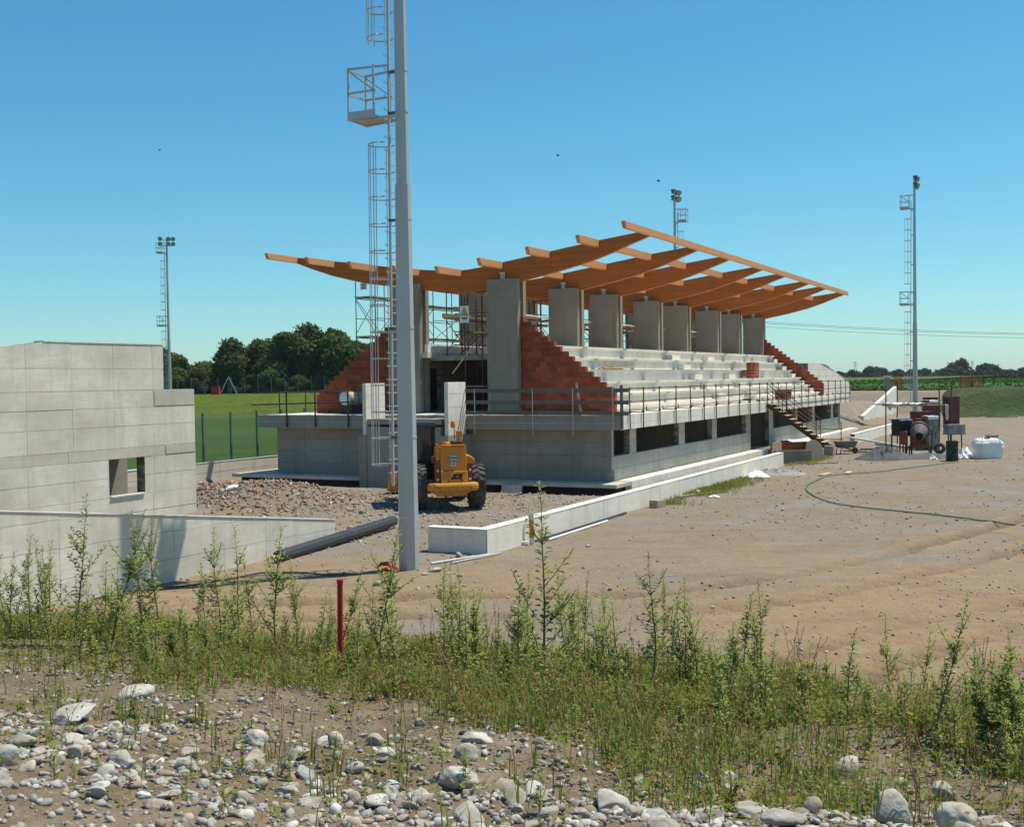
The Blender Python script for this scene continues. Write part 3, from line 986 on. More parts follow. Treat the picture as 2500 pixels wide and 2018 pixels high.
# stair landing between two thin fin walls at the near end
for v_, th in ((10.87, 0.16), (6.9, 0.16)):
    f = MB().box(-1.5, -0.02, v_, v_ + th, 2.05, 4.22).build('fin_wall', 'conc_light', GS, bevel=0.01)
    panel_grid(f, [-1.5, -0.02], [2.05, 2.6, 3.2, 3.75, 4.22], 'y', v_, -1, 'conc_light')
    MB().box(-1.55, 0.58, v_ - 0.02, v_ + 0.34, -0.9, 2.045).build('stair_wall', 'conc_shade_grey', GS)
MB().box(-1.45, -0.03, 7.26, 10.84, 2.5, 2.72).build('stair_landing', 'conc_shade_grey', GS)
MB().box(-1.5, -1.2, 7.25, 10.84, -0.9, 2.4).build('stair_front_wall', 'conc_shade_grey', GS)

# ------------------------------------------------------------------ concrete building on the left
LB = thing('concrete_building', 'pale board-marked concrete building with one square window opening at the left edge', 'building', (OX, OY, 0), ROTZ)
TOPL = lambda u: 5.55 if u > -19 else 5.55 - 0.118 * (-19 - u) - 0.012 * (-19 - u) ** 2
us = [-34, -31, -28, -26, -24, -22, -20.5, -19]
prof = [(-16.66, -0.4), (-34, -0.4)] + [(u_, TOPL(u_)) for u_ in us] + [(-16.66, 5.55)]
w_ = MB()
w_.prism(prof, 'y', 10.0, 10.33)
w_.prism([(-15.18, -0.4), (-15.18, 5.55), (-14.27, 5.55), (-14.27, 4.14), (-12.88, 4.14), (-12.88, -0.4)], 'y', 10.0, 10.33)
w_.box(-16.66, -15.18, 10.0, 10.33, -0.4, 0.91).box(-16.66, -15.18, 10.0, 10.33, 2.06, 5.55)
lw = w_.build('wall', 'conc_joint', LB)
ROWS = [-0.4, 0.38, 0.91, 1.5, 2.06, 2.38, 3.05, 3.61, 4.14, 4.80, 5.55]
COLS = [-34, -31.1, -29.5, -27.9, -26.2, -24.6, -22.9, -21.3, -19.63, -18.0, -16.4, -14.76, -12.88]
for z0, z1 in zip(ROWS[:-1], ROWS[1:]):
    cs = COLS[:]
    if 0.9 < z0 < 2.0:
        cs = sorted(set([c for c in COLS if c != -16.4] + [-16.66, -15.18]))
    elif z0 < 0.9 or 2.0 < z0 < 2.3:
        cs = [-34, -29.5, -25.4, -21.9, -18.2, -14.85, -12.88]
    for a, b in zip(cs[:-1], cs[1:]):
        if a >= -16.661 and b <= -15.179 and 0.9 < z0 < 2.0:
            continue
        pg = rect(a, b, z0, z1)
        if z1 > 4.2 and b > -14.27:
            pg = clip(pg, 1, 0, -14.275)
        if z1 > 3.3:
            for p0, p1 in zip(us[:-1], us[1:]):
                ma = (TOPL(p1) - TOPL(p0)) / (p1 - p0)
                pg = clip(pg, -ma, 1, TOPL(p0) - ma * p0) if len(pg) > 2 else pg
        if len(pg) > 2:
            panel(lw, 'panel', pg, 'y', 10.0, -1, 'conc_stain' if not (2.0 < z0 < 2.3) else 'conc', gap=0.0045)
# newer grey patches where pours met
panel(lw, 'patch', rect(-14.72, -12.90, 3.63, 4.13), 'y', 9.982, -1, 'conc')
panel(lw, 'patch', rect(-14.25, -12.90, 2.08, 2.37), 'y', 9.982, -1, 'conc')
MB().box(-34, -12.9, 10.33, 13.2, 2.2, 2.4).build('roof_slab', 'conc', LB)
MB().box(-34, -12.7, 13.2, 13.5, -0.4, 2.4).build('back_wall', 'conc_shade_grey', LB)
MB().box(-14.6, -14.3, 10.34, 10.9, -0.4, 2.19).build('pier', 'conc_shade_grey', LB)
MB().box(-16.62, -15.22, 9.93, 10.1, 0.913, 0.955).build('window_sill', 'conc_light', LB)
cap = MB()
cap.box(-19, -14.25, 9.97, 10.36, 5.552, 5.585)
cap.build('coping', 'conc_light', LB)

# sloping low wall in front of it
SW = thing('sloping_wall', 'long low concrete wall with sloping top on the left, mast shadow across it', 'wall', (OX, OY, 0), ROTZ)
tz_ = lambda u: 0.65 + (u + 17.13) * (2.0 - 0.65) / (-27.64 + 17.13)
core = MB().prism([(-34, -0.5), (-34, tz_(-34)), (-17.13, tz_(-17.13)), (-17.13, -0.5)], 'y', 1.47, 1.77).build('wall', 'conc_joint', SW)
cs = [-34, -31.2, -29.6, -27.9, -26.3, -24.7, -23.15, -21.5, -20.0, -18.6, -17.13]
for a, b in zip(cs[:-1], cs[1:]):
    for z0, z1 in ((-0.5, 0.5), (0.5, 1.1), (1.1, 1.66), (1.66, 2.9)):
        ma = (tz_(-34) - tz_(-17.13)) / (-34 + 17.13)
        pg = clip(rect(a, b, z0 + 0.03 * (a + 24) * -0.4, z1 + 0.03 * (a + 24) * -0.4), -ma, 1, tz_(-34) + ma * 34)
        if len(pg) > 2:
            panel(core, 'panel', pg, 'y', 1.47, -1, 'conc_stain', gap=0.004)
MB().prism([(-34, tz_(-34) + 0.002), (-34, tz_(-34) + 0.022), (-17.12, tz_(-17.13) + 0.022), (-17.12, tz_(-17.13) + 0.002)], 'y', 1.44, 1.80).build('coping', 'conc_light', SW)

# retaining walls along the front of the stand
def low_wall(name, label, u0, u1, ret=None):
    t = thing(name, label, 'wall', (OX, OY, 0), ROTZ)
    core = MB().box(u0, u1, -3.17, -2.90, -0.5, 0.6)
    if ret:
        core.box(u0, u0 + 0.27, -2.9, ret, -0.5, 0.6)
    core = core.build('wall', 'conc_joint', t)
    panel_grid(core, list(np.linspace(u0, u1, int((u1 - u0) / 2.5) + 1)), [-0.5, 0.6], 'y', -3.17, -1, 'conc_light')
    cp_ = MB().box(u0 - 0.015, u1, -3.19, -2.885, 0.602, 0.63)
    if ret:
        panel_grid(core, [-3.17, ret], [-0.5, 0.6], 'x', u0, -1, 'conc_light')
        cp_.box(u0 - 0.015, u0 + 0.29, -2.883, ret + 0.01, 0.602, 0.63)
    cp_.build('coping', 'conc_light', t)
    return t


low_wall('retaining_wall', 'long low white concrete kerb wall running along the front of the stand', -17.3, 13.1, -1.5)
low_wall('retaining_wall', 'low concrete kerb wall beyond the wheelbarrow, leading to the sloping wing wall', 31.5, 60.0)
ww = thing('wing_wall', 'triangular concrete wing wall rising up the bare slope beyond the far end of the stand', 'wall', (OX, OY, 0), ROTZ)
MB().prism([(61.0, -0.3), (61.0, 0.72), (79.5, 3.05), (79.5, -0.3)], 'y', 1.4, 1.7).build('wall', 'conc_light', ww)
MB().box(60.9, 61.2, 1.71, 2.6, -0.3, 0.72).build('end_block', 'conc_shade_grey', ww)
# mirrored building beyond the far end
FB = thing('concrete_building', 'white concrete building with curved sloping top beyond the far end of the stand', 'building', (OX, OY, 0), ROTZ)
pf = [(60.3, -0.4), (60.3, 5.35), (66.8, 5.33), (68.5, 5.2), (70.3, 4.9), (73, 4.5), (76, 4.15), (79.4, 3.79), (79.4, -0.4)]
cw = MB().prism(pf, 'y', 6.0, 6.3).build('wall', 'conc_joint', FB)
for z0, z1 in zip([-0.4, 0.5, 1.4, 2.4, 3.3, 4.2, 4.8], [0.5, 1.4, 2.4, 3.3, 4.2, 4.8, 5.4]):
    for a, b in zip([60.3, 63, 65.7, 68.4, 71.1, 73.8, 76.5], [63, 65.7, 68.4, 71.1, 73.8, 76.5, 79.4]):
        pg = rect(a, b, z0, z1)
        for p0, p1 in zip(pf[1:-2], pf[2:-1]):
            ma = (p1[1] - p0[1]) / (p1[0] - p0[0])
            pg = clip(pg, -ma, 1, p0[1] - ma * p0[0]) if len(pg) > 2 else pg
        if len(pg) > 2:
            panel(cw, 'panel', pg, 'y', 6.0, -1, 'conc_light')
MB().box(60.2, 60.45, 6.31, 9.5, -0.4, 5.35).build('end_wall', 'conc_col', FB)
# wall carrying the pitch fence
FWL = thing('boundary_wall', 'low concrete boundary wall below the green wire fence, left of the stand', 'wall', (OX, OY, 0), ROTZ)
core = MB().box(-30, 30, 20.08, 20.33, -0.6, 0.66).build('wall', 'conc_joint', FWL)
panel_grid(core, list(np.arange(-30, 31, 2.5)), [-0.6, 0.2, 0.66], 'y', 20.08, -1, 'conc')
MB().box(-30, 30, 20.05, 20.36, 0.662, 0.685).build('coping', 'conc_light', FWL)


# ------------------------------------------------------------------ guard rails on the stand
t = thing('guard_rail', 'rusty steel tube guard rail clamped along the whole front edge of the stand', 'railing', (OX, OY, 0), ROTZ)
for i, pu in enumerate(POSTS):
    lean = random.uniform(-0.03, 0.03)
    p = MB().tube((pu + lean * 0.3, -0.08, 2.27), (pu, -0.07 + lean, 3.93), 0.026, 6).build('post', 'rust', t)
    if i % 1 == 0:
        c = MB()
        for zz in (2.93, 3.35, 3.87):
            c.box(pu - 0.045, pu + 0.045, -0.115, -0.03, zz - 0.04, zz + 0.04)
        c.build('clamp', 'rust_dark', p)
        MB().tube((pu, -0.08, 2.90), (pu - 0.0, 0.55, 2.90), 0.024, 6).tube((pu, 0.52, 2.86), (pu, 0.52, 3.08), 0.02, 6).build('clamp_arm', 'rust_dark', p)
for zz, r_ in ((3.88, 0.024), (3.35, 0.022)):
    for a, b in ((-0.3, 8.4), (8.3, 16.7), (16.5, 22.4), (23.5, 32), (31.8, 40), (39.8, 46.9)):
        MB().tube((a, -0.12, zz + random.uniform(-0.02, 0.02)), (b, -0.12, zz + random.uniform(-0.02, 0.02)), r_, 6).build('rail', 'rust', t)
for a, b in ((22.6, 34.8), (30.0, 46.9)):
    MB().tube((a, -0.13, 2.93), (b, -0.13, 2.95), 0.022, 6).build('rail', 'rust', t)

t = thing('timber_guard_rail', 'grey timber board guard rail on the near end of the deck, beside the brick wall', 'railing', (OX, OY, 0), ROTZ)
for zz in (3.83, 3.36, 2.93):
    h = 0.15
    MB().bar((-0.07, -0.35, zz - 0.02), (-0.06, 3.7, zz + 0.01), h, 0.035, up=(1, 0, 0)).build('board', 'plank_grey', t)
    MB().bar((-0.105, 3.5, zz), (-0.11, 6.86, zz + 0.03), h, 0.035, up=(1, 0, 0)).build('board', 'plank_grey', t)
for vv in (0.28, 1.98, 3.75, 6.4):
    MB().tube((-0.15, vv, 2.05), (-0.15, vv, 3.92), 0.022, 6).build('post', 'galv', t)
MB().bar((0.02, -0.03, 2.3), (0.0, -0.03, 4.02), 0.1, 0.1).build('corner_post', 'plank_grey', t)
MB().tube((0.05, 1.72, 2.85), (0.0, 1.9, 4.12), 0.065, 8, 0.05).build('pole', 'plank', t)
MB().tube((0.1, 5.9, 2.85), (0.0, 5.75, 3.9), 0.03, 6).build('pole', 'plank', t)

t = thing('guard_rail', 'dark rusty guard rail at the left deck end by the cream tank', 'railing', (OX, OY, 0), ROTZ)
for vv in (12.73, 14.49, 16.06):
    MB().tube((-0.09, vv, 2.3), (-0.09, vv, 3.92), 0.04, 6).build('post', 'rust_dark', t)
for uu in (1.0, 3.0):
    MB().tube((uu, 17.3, 2.86), (uu, 17.3, 3.87), 0.03, 6).build('post', 'rust_dark', t)
MB().tube((-0.13, 11.2, 3.90), (-0.13, 17.95, 3.84), 0.028, 6).build('rail', 'rust_dark', t)
MB().tube((-0.13, 12.4, 3.42), (-0.13, 18.0, 3.31), 0.032, 6).build('rail', 'rust_dark', t)
MB().tube((-0.13, 17.3, 3.85), (7.0, 17.4, 3.85), 0.025, 6).build('rail', 'rust_dark', t)

# ------------------------------------------------------------------ scaffolding
def scaffold(name, label, u0, u1, v0, v1, z0, z1, decks, group=None, mats='rust', base_w=True):
    t = thing(name, label, 'scaffold', (OX, OY, 0), ROTZ, group)
    for uu in (u0, u1):
        for vv in (v0, v1):
            MB().tube((uu, vv, z0), (uu, vv, z1), 0.026, 6).build('standard', mats, t)
    for k, zz in enumerate(decks):
        for vv in (v0, v1):
            MB().tube((u0, vv, zz), (u1, vv, zz), 0.022, 6).build('ledger', mats, t)
            MB().tube((u0, vv, zz + 0.95), (u1, vv, zz + 0.95), 0.018, 6).build('ledger', mats, t)
        for uu in (u0, u1):
            MB().tube((uu, v0, zz), (uu, v1, zz), 0.022, 6).build('transom', mats, t)
        lo = decks[k - 1] if k else z0
        MB().tube((u0, v0, lo), (u1, v0, zz), 0.017, 6).build('brace', mats, t)
        MB().tube((u1, v1, lo), (u0, v1, zz), 0.017, 6).build('brace', mats, t)
        MB().tube((u0, v0, lo + 0.2), (u0, v1, zz - 0.1), 0.017, 6).build('brace', mats, t)
        MB().tube((u0, v1, lo + 0.2), (u0, v0, zz - 0.1), 0.017, 6).build('brace', mats, t)
        n_ = max(2, int((v1 - v0) / 0.3))
        for i in range(n_):
            a = v0 + (v1 - v0) * i / n_
            MB().box(u0 - 0.25 + random.uniform(-0.1, 0.1), u1 + 0.25 + random.uniform(-0.1, 0.1), a + 0.02, a + 0.26, zz + 0.03, zz + 0.075).build('plank', 'plank', t)
    return t


scaffold('scaffold_tower', 'tall steel scaffold tower behind the left brick wall, rising to the roof', 6.0, 8.6, 15.2, 16.35, 4.2, 9.26, [6.48, 8.42], mats='rust_dark')
bays = list(zip(FR[:-1], FR[1:]))
words = ['first bay behind the near brick wall', 'second column bay', 'third column bay', 'fourth column bay', 'fifth column bay', 'sixth column bay', 'last column bay at the far end']
for i, (a, b) in enumerate(bays):
    t = scaffold('scaffold', 'rusty scaffold with pale planks in the ' + words[i], a + 1.25, b - 0.5, 7.3, 8.3, 5.43, 8.0, [7.15], 'scaffolds between the roof columns')
    MB().bar((a + 1.0, 7.0, 7.3), (b - 0.15, 7.0, 7.22), 0.2, 0.05).build('plank', 'conc_light', t)
    MB().bar((a + 1.3, 7.05, 5.5), (a + 2.5, 7.05, 7.1), 0.05, 0.05).build('prop', 'fresh_wood', t)
    for q in (1.6, 3.0):
        for vv in (8.9, 10.0):
            MB().tube((a + q, vv, 5.43), (a + q, vv, 8.3), 0.03, 6).build('standard', 'rust_dark', t)
        MB().tube((a + q, 8.9, 5.6), (a + q, 10.0, 7.0), 0.02, 6).build('brace', 'rust_dark', t)
        MB().tube((a + q, 10.0, 5.6), (a + q, 8.9, 7.0), 0.02, 6).build('brace', 'rust_dark', t)
    for zz in (5.9, 6.5, 7.0, 7.6):
        MB().tube((a + 1.2, 9.4, zz), (b - 0.3, 9.4, zz + 0.05), 0.024, 6).build('ledger', 'rust_dark', t)
    MB().box(a + 1.1, b - 0.3, 9.0, 9.9, 7.08, 7.13).build('plank', 'plank', t)
    MB().box(a + 1.1, b - 0.3, 9.92, 9.95, 7.14, 7.34).build('toe_board', 'plank_grey', t)
scaffold('scaffold', 'cross-braced scaffold seen through the gap between the two near columns', 7.0, 10.8, 12.5, 13.6, 5.2, 9.0, [6.3, 7.9], mats='rust_dark')
scaffold('scaffold', 'braced scaffold deeper inside the stand under the near timber beams', 14.9, 18.9, 12.5, 13.6, 5.2, 8.9, [6.4, 7.8], mats='rust_dark')
t = thing('scaffold', 'dark scaffold tubes and boards beside the near front column over the stair', 'scaffold', (OX, OY, 0), ROTZ)
for vv, uu in ((7.25, 2.2), (8.1, 2.2), (7.25, 4.5), (8.75, 4.5)):
    MB().tube((uu, vv, 2.86), (uu, vv, 7.9), 0.026, 6).build('standard', 'rust_dark', t)
for zz in (4.05, 6.3, 7.2):
    MB().tube((2.2, 6.95, zz), (2.2, 8.6, zz), 0.022, 6).build('transom', 'rust', t)
    MB().tube((4.5, 6.95, zz), (4.5, 9.0, zz), 0.022, 6).build('transom', 'rust', t)
MB().box(1.9, 4.8, 7.12, 7.5, 6.33, 6.375).build('plank', 'fresh_wood', t)
MB().box(1.9, 4.9, 7.15, 8.5, 4.0, 4.045).build('plank', 'plank', t)
MB().tube((2.2, 7.25, 5.2), (2.2, 8.6, 6.3), 0.017, 6).build('brace', 'rust', t)
MB().tube((2.2, 8.6, 5.2), (2.2, 7.25, 6.3), 0.017, 6).build('brace', 'rust', t)
MB().tube((2.2, 8.75, 4.6), (2.2, 7.6, 5.9), 0.03, 6).build('prop', 'fresh_wood', t)

# warning signs hung on the scaffolds
def sign(label, u_, v0, v1, z0, z1, tri):
    t = thing('warning_sign', label, 'sign', (OX, OY, 0), ROTZ)
    MB().box(u_, u_ + 0.012, v0, v1, z0, z1).build('board', 'white', t)
    c, w, h = (v0 + v1) / 2, v1 - v0, z1 - z0
    if tri:
        tz0, tz1 = z0 + 0.42 * h, z1 - 0.06 * h
        MB().prism([(c - 0.44 * w, tz0), (c + 0.44 * w, tz0), (c, tz1)], 'x', u_ - 0.003, u_ + 0.001).build('triangle_border', 'ink', t)
        MB().prism([(c - 0.35 * w, tz0 + 0.03), (c + 0.35 * w, tz0 + 0.03), (c, tz1 - 0.06)], 'x', u_ - 0.006, u_ - 0.004).build('triangle', 'yellow', t)
        MB().prism([(c - 0.03 * w, tz0 + 0.1), (c + 0.03 * w, tz0 + 0.1), (c + 0.045 * w, tz1 - 0.16), (c - 0.045 * w, tz1 - 0.16)], 'x', u_ - 0.009, u_ - 0.007).build('mark', 'ink', t)
        MB().box(u_ - 0.009, u_ - 0.007, c - 0.035 * w, c + 0.035 * w, tz0 + 0.045, tz0 + 0.08).build('mark', 'ink', t)
        rows = ((0.30, 0.72), (0.22, 0.5))
    else:
        rows = ((0.72, 0.7), (0.45, 0.3), (0.2, 0.6))
    for rz, rw in rows:
        MB().box(u_ - 0.004, u_ + 0.001, c - rw * w / 2, c + rw * w / 2, z0 + rz * h - 0.02, z0 + rz * h + 0.02).build('text_line', 'ink', t)
    return t


sign('white and yellow triangular hazard sign on the scaffold beside the near column', 2.0, 7.78, 8.23, 6.79, 7.52, True)
sign('small white notice with text lines high on the left scaffold tower', 5.9, 15.62, 16.0, 8.84, 9.17, False)

# ------------------------------------------------------------------ steel stair up to the deck
t = thing('steel_stair', 'steep temporary stair with pale treads and rusty handrails at the stand front', 'stair', (OX, OY, 0), ROTZ)
zs = lambda v: 2.80 + v * (2.80 - 0.45) / 3.25
for uu in (22.42, 23.5):
    MB().bar((uu, 0.0, zs(0) - 0.12), (uu, -3.3, zs(-3.3) - 0.12), 0.06, 0.2).build('stringer', 'rust_dark', t)
    for k in range(2):
        MB().tube((uu, 0.05, 3.90 - 0.48 * k), (uu, -2.75, 1.85 - 0.48 * k), 0.022, 6).build('handrail', 'rust', t)
    for vv in (-0.9, -2.0, -2.75):
        MB().tube((uu, vv, zs(vv) - 0.1), (uu, vv, zs(vv) + 1.15), 0.024, 6).build('baluster', 'rust_dark', t)
for i in range(11):
    vv = -0.14 - i * 0.29
    MB().box(22.40, 23.52, vv - 0.15, vv + 0.13, zs(vv) - 0.03, zs(vv) + 0.015).build('tread', 'fresh_wood', t)
for vv in (-2.75, -4.1):
    MB().tube((22.4, vv, 0.4), (22.4, vv, 1.75), 0.026, 6).build('post', 'rust', t)
for zz in (0.78, 1.33):
    MB().tube((22.4, -2.7, zz), (22.4, -4.2, zz), 0.022, 6).build('rail', 'rust', t)

# things left on the stand
t = thing('brick_stack', 'tall dark red stack of clay blocks standing on a terrace of the stand', 'bricks', W(31.0, 3.1, TV[2][1] + 0.002), ROTZ)
for k in range(5):
    for j in range(2):
        MB().box(-0.95 + j * 0.96, -0.02 + j * 0.96, -0.2, 0.12, k * 0.20, k * 0.20 + 0.19).build('brick', 'brick', t)
MB().path([(-0.2, 0, 0.99), (-0.2, 0, 1.25), (0.2, 0, 1.25), (0.2, 0, 0.99)], 0.02, 6).build('lifting_loop', 'rust_dark', t)
t = thing('mortar_tub', 'dark square mortar tub on the deck behind the front guard rail', 'tub', W(27.8, 0.35, ZD + 0.003), ROTZ)
MB().prism([(-0.75, 0.0), (0.75, 0.0), (0.95, 0.55), (-0.95, 0.55)], 'y', -0.3, 0.3).build('body', 'rust_dark', t)
MB().box(-0.98, 0.98, -0.33, 0.33, 0.552, 0.60).build('rim', 'black', t)
for i, (uu, dv, ln, rz) in enumerate(((9.3, -0.1, 3.0, 0.02), (9.6, -0.28, 3.2, -0.03), (10.6, -0.2, 3.4, 0.05))):
    o = MB().box(-ln / 2, ln / 2, -0.09, 0.09, 0.0, 0.045).build('plank', 'fresh_wood')
    o.location = W(uu, TV[4][0] + dv + 0.0, TV[3][1] + 0.003 + 0.048 * i)
    o.rotation_euler = (0, 0, ROTZ + rz)
    tag(o, ['pale plank lying lowest in the pile on the terrace', 'pale plank lying in the middle of the pile on the terrace', 'pale plank lying on top of the pile on the terrace'][i], 'plank', 'planks on the terrace')
t = thing('water_tank', 'cream cylindrical tank with dark strap lying on the left end of the deck', 'tank', W(1.4, 13.9, ZD + 0.72), ROTZ)
MB().lathe([(0.0, -0.02), (0.30, -0.02), (0.335, 0.02), (0.345, 0.1), (0.345, 1.15), (0.33, 1.22), (0.0, 1.24)], 28, axis='x').build('body', 'tank', t, smooth=True)
MB().lathe([(0.0, -0.03), (0.29, -0.03), (0.30, -0.022)], 28, axis='x').build('end_cap', 'white', t, smooth=True)
MB().lathe([(0.350, 0.55), (0.356, 0.56), (0.356, 0.66), (0.350, 0.67)], 28, axis='x').build('strap', 'blue', t, smooth=True)
for xx in (0.1, 0.95):
    MB().box(xx, xx + 0.1, -0.3, 0.3, -0.70, -0.28).build('cradle', 'rust_dark', t)

# ------------------------------------------------------------------ floodlight masts
def lamp_unit(parent, c, ang, tilt):
    o = bpy.data.objects.new('floodlight', MB().lathe([(0.0, -0.26), (0.12, -0.26), (0.16, -0.15), (0.30, 0.02), (0.34, 0.14), (0.33, 0.16)], 14, axis='y').mesh('floodlight', 'lamp', True))
    COL.objects.link(o)
    o.parent = parent
    o.location = c
    o.rotation_euler = (tilt, 0, ang)
    o.scale = (0.72, 0.8, 0.78)
    MB().lathe([(0.0, 0.15), (0.32, 0.15)], 14, axis='y').build('glass', 'lamp_glass', o)


def mast(label, loc, rot, r0, r1, fine, lamp_ang, hgt=20.2, group='floodlight masts round the pitch'):
    """local +x is the side the ladder and platforms are on"""
    t = thing('floodlight_mast', label, 'mast', loc, rot, group)
    rr = lambda z: r0 + (r1 - r0) * z / hgt
    n = 8 if fine else 8
    lowz = 8.75
    MB().tube((0, 0, -0.5), (0, 0, lowz), rr(-0.5), n, rr(lowz)).build('lower_shaft', 'galv', t)
    MB().tube((0, 0, lowz - 0.3), (0, 0, hgt), rr(lowz) - 0.022, n, r1).build('upper_shaft', 'galv', t)
    for zz in ((3.02, 5.5, 7.96, 10.38, 11.3, 13.7, 16.2, 18.3)):
        q = rr(zz) + (0.006 if zz < lowz else -0.012)
        MB().tube((0, 0, zz - 0.02), (0, 0, zz + 0.02), q + 0.004, n, q + 0.004).build('clamp_band', 'galv', t)
        MB().bar((q, 0, zz), (q + 0.2, 0, zz), 0.05, 0.06).build('ladder_bracket', 'lamp', t)
    lx = lambda z: rr(z) + 0.17
    lad = MB().bar((lx(2), 0, 1.9), (lx(hgt), 0, hgt - 1.0), 0.05, 0.05).build('ladder_rail', 'galv', t)
    z = 2.2
    rung = []
    while z < hgt - 1.2:
        if fine and z < 14:
            MB().path([(lx(z), -0.2, z + 0.03), (lx(z), -0.19, z), (lx(z), 0.19, z), (lx(z), 0.2, z + 0.03)], 0.012, 5).build('rung', 'galv_bright', lad)
        else:
            rung.append(z)
        z += 0.305
    if rung:
        m = MB()
        for z in rung:
            m.bar((lx(z), -0.2, z), (lx(z), 0.2, z), 0.03, 0.03)
        m.build('upper_rungs', 'galv_bright', lad)
    PLAT = (10.3, 18.5)
    # safety cage between the platforms
    for za, zb in ((2.4, 9.7), (12.0, 17.6)):
        xs0 = lx((za + zb) / 2)
        a = [math.pi * k / 12 for k in range(13)]
        hoop_pts = lambda z: [(lx(z), -0.2, z)] + [(lx(z) + 0.12 + 0.40 * math.sin(q), -0.30 * math.cos(q), z) for q in a] + [(lx(z), 0.2, z)]
        cg = None
        for ang in (0.35, 1.05, 1.57, 2.1, 2.8):
            if not fine and ang not in (0.35, 1.57, 2.8):
                continue
            m = MB().tube((lx(za) + 0.12 + 0.40 * math.sin(ang), -0.30 * math.cos(ang), za), (lx(zb) + 0.12 + 0.40 * math.sin(ang), -0.30 * math.cos(ang), zb), 0.011, 5)
            if cg is None:
                cg = m.build('cage_bar', 'galv', t)
            else:
                m.build('cage_bar', 'galv', t)
        z = zb
        while z > za - 0.05:
            m = MB().path(hoop_pts(z), 0.016 if fine else 0.02, 5)
            m.build('cage_hoop', 'galv', t)
            z -= 0.61 if fine else 0.92
    for zp in PLAT:
        x0 = rr(zp) + 0.02
        x1 = x0 + 1.02
        y0, y1 = -0.36, 0.36
        pf_ = MB().box(x0 + 0.28, x1, y0, y1, zp - 0.03, zp + 0.0).build('platform_floor', 'galv', t)
        k = MB()
        k.box(x0 + 0.28, x1, y0 - 0.015, y0 - 0.001, zp - 0.05, zp + 0.13).box(x0 + 0.28, x1, y1 + 0.001, y1 + 0.015, zp - 0.05, zp + 0.13).box(x1 + 0.001, x1 + 0.015, y0, y1, zp - 0.05, zp + 0.13)
        k.build('toe_board', 'galv', pf_)
        for yy in (y0, y1):
            MB().bar((0, yy * 0.4, zp - 0.04), (x1, yy, zp - 0.04), 0.05, 0.06).build('bearer', 'galv', pf_)
            for zz in (0.55, 1.1):
                MB().bar((x0 + (0.0 if zz > 1 else 0.28), yy * (0.6 if zz > 1 else 1), zp + zz), (x1, yy, zp + zz), 0.04, 0.045).build('guard_bar', 'galv', pf_)
            MB().bar((x0 + 0.3, yy, zp + 0.55), (x1, yy, zp + 1.08), 0.02, 0.035).build('guard_brace', 'galv', pf_)
            for xx in (x0 + 0.32, x1 - 0.02):
                MB().bar((xx, yy, zp), (xx, yy, zp + 1.12), 0.04, 0.04).build('guard_post', 'galv', pf_)
        for zz in (0.55, 1.1):
            MB().bar((x1, y0, zp + zz), (x1, y1, zp + zz), 0.04, 0.045).build('guard_bar', 'galv', pf_)
    head = MB().bar((-0.85, 0, hgt), (0.85, 0, hgt), 0.09, 0.09).bar((-0.7, 0, hgt + 0.62), (0.7, 0, hgt + 0.62), 0.08, 0.08).tube((0, 0, hgt - 0.1), (0, 0, hgt + 0.9), 0.07, 8).build('lamp_frame', 'galv', t)
    head.rotation_euler = (0, 0, lamp_ang)
    for i, (xx, zz) in enumerate(((-0.72, 0.22), (-0.2, 0.22), (0.72, 0.22), (-0.72, 0.78), (-0.2, 0.78), (0.72, 0.78))):
        lamp_unit(head, (xx, 0.16, hgt + zz), 0.25 * (xx), R(-28))
    return t


mast('tall octagonal mast in the foreground with caged ladder, cut off by the top edge', (-2.40, 26.6, 0), ROTZ + math.pi / 2, 0.238, 0.10, True, 0.3)
mast('slender floodlight mast standing at the right beyond the stacked materials', (34.55, 100, -0.1), ROTZ + math.pi / 2, 0.235, 0.10, False, 1.6)
mast('floodlight mast rising far behind the left concrete building', (-38.6, 132, 0.6), ROTZ + math.pi / 2 + 0.35, 0.235, 0.10, False, 0.4, 19.3)
mast('floodlight mast showing its lamps above the timber roof', (14.95, 106, -0.2), ROTZ - math.pi / 2, 0.235, 0.10, False, -1.6, 20.4)


# ------------------------------------------------------------------ telehandler
TH = thing('telehandler', 'orange yellow telehandler parked with its back to us in front of the stand', 'telehandler', (-2.20, 39.05, 0.02), R(13.0))
TH.scale = (1.05, 1.05, 1.05)
MB().box(-0.42, 0.72, -0.95, 3.7, 0.60, 0.93).build('chassis', 'cab_black', TH, bevel=0.03)
MB().prism([(-0.70, -0.95), (-0.66, -1.12), (-0.45, -1.20), (0.70, -1.20), (0.92, -1.12), (0.97, -0.95), (0.8, -0.85), (-0.55, -0.85)], 'z', 0.64, 0.90).build('rear_bumper', 'paint_worn', TH, bevel=0.10)
MB().prism([(-0.5, 0.64), (0.75, 0.64), (0.45, 0.48), (-0.35, 0.48)], 'y', -1.05, -0.6).build('under_guard', 'paint_worn', TH, bevel=0.02)
lp = MB().prism([(-1.10, 0.902), (-0.9, 0.902), (-0.9, 1.27), (-1.03, 1.27)], 'x', -0.24, 0.60).build('lower_rear_panel', 'paint', TH, bevel=0.015)
up = MB().prism([(-1.0, 1.285), (0.35, 1.285), (0.35, 1.95), (-0.92, 2.02)], 'x', -0.24, 0.58).build('engine_cover', 'paint', TH, bevel=0.025)
MB().prism([(-0.36, 1.60), (-0.245, 1.60), (-0.245, 2.0), (-0.30, 2.10), (-0.36, 2.10)], 'y', -0.9, -0.75).build('cover_side', 'paint', TH, bevel=0.01)
MB().box(-0.22, 0.56, -0.94, -0.84, 2.03, 2.075).build('cover_lip', 'paint', TH, bevel=0.01)
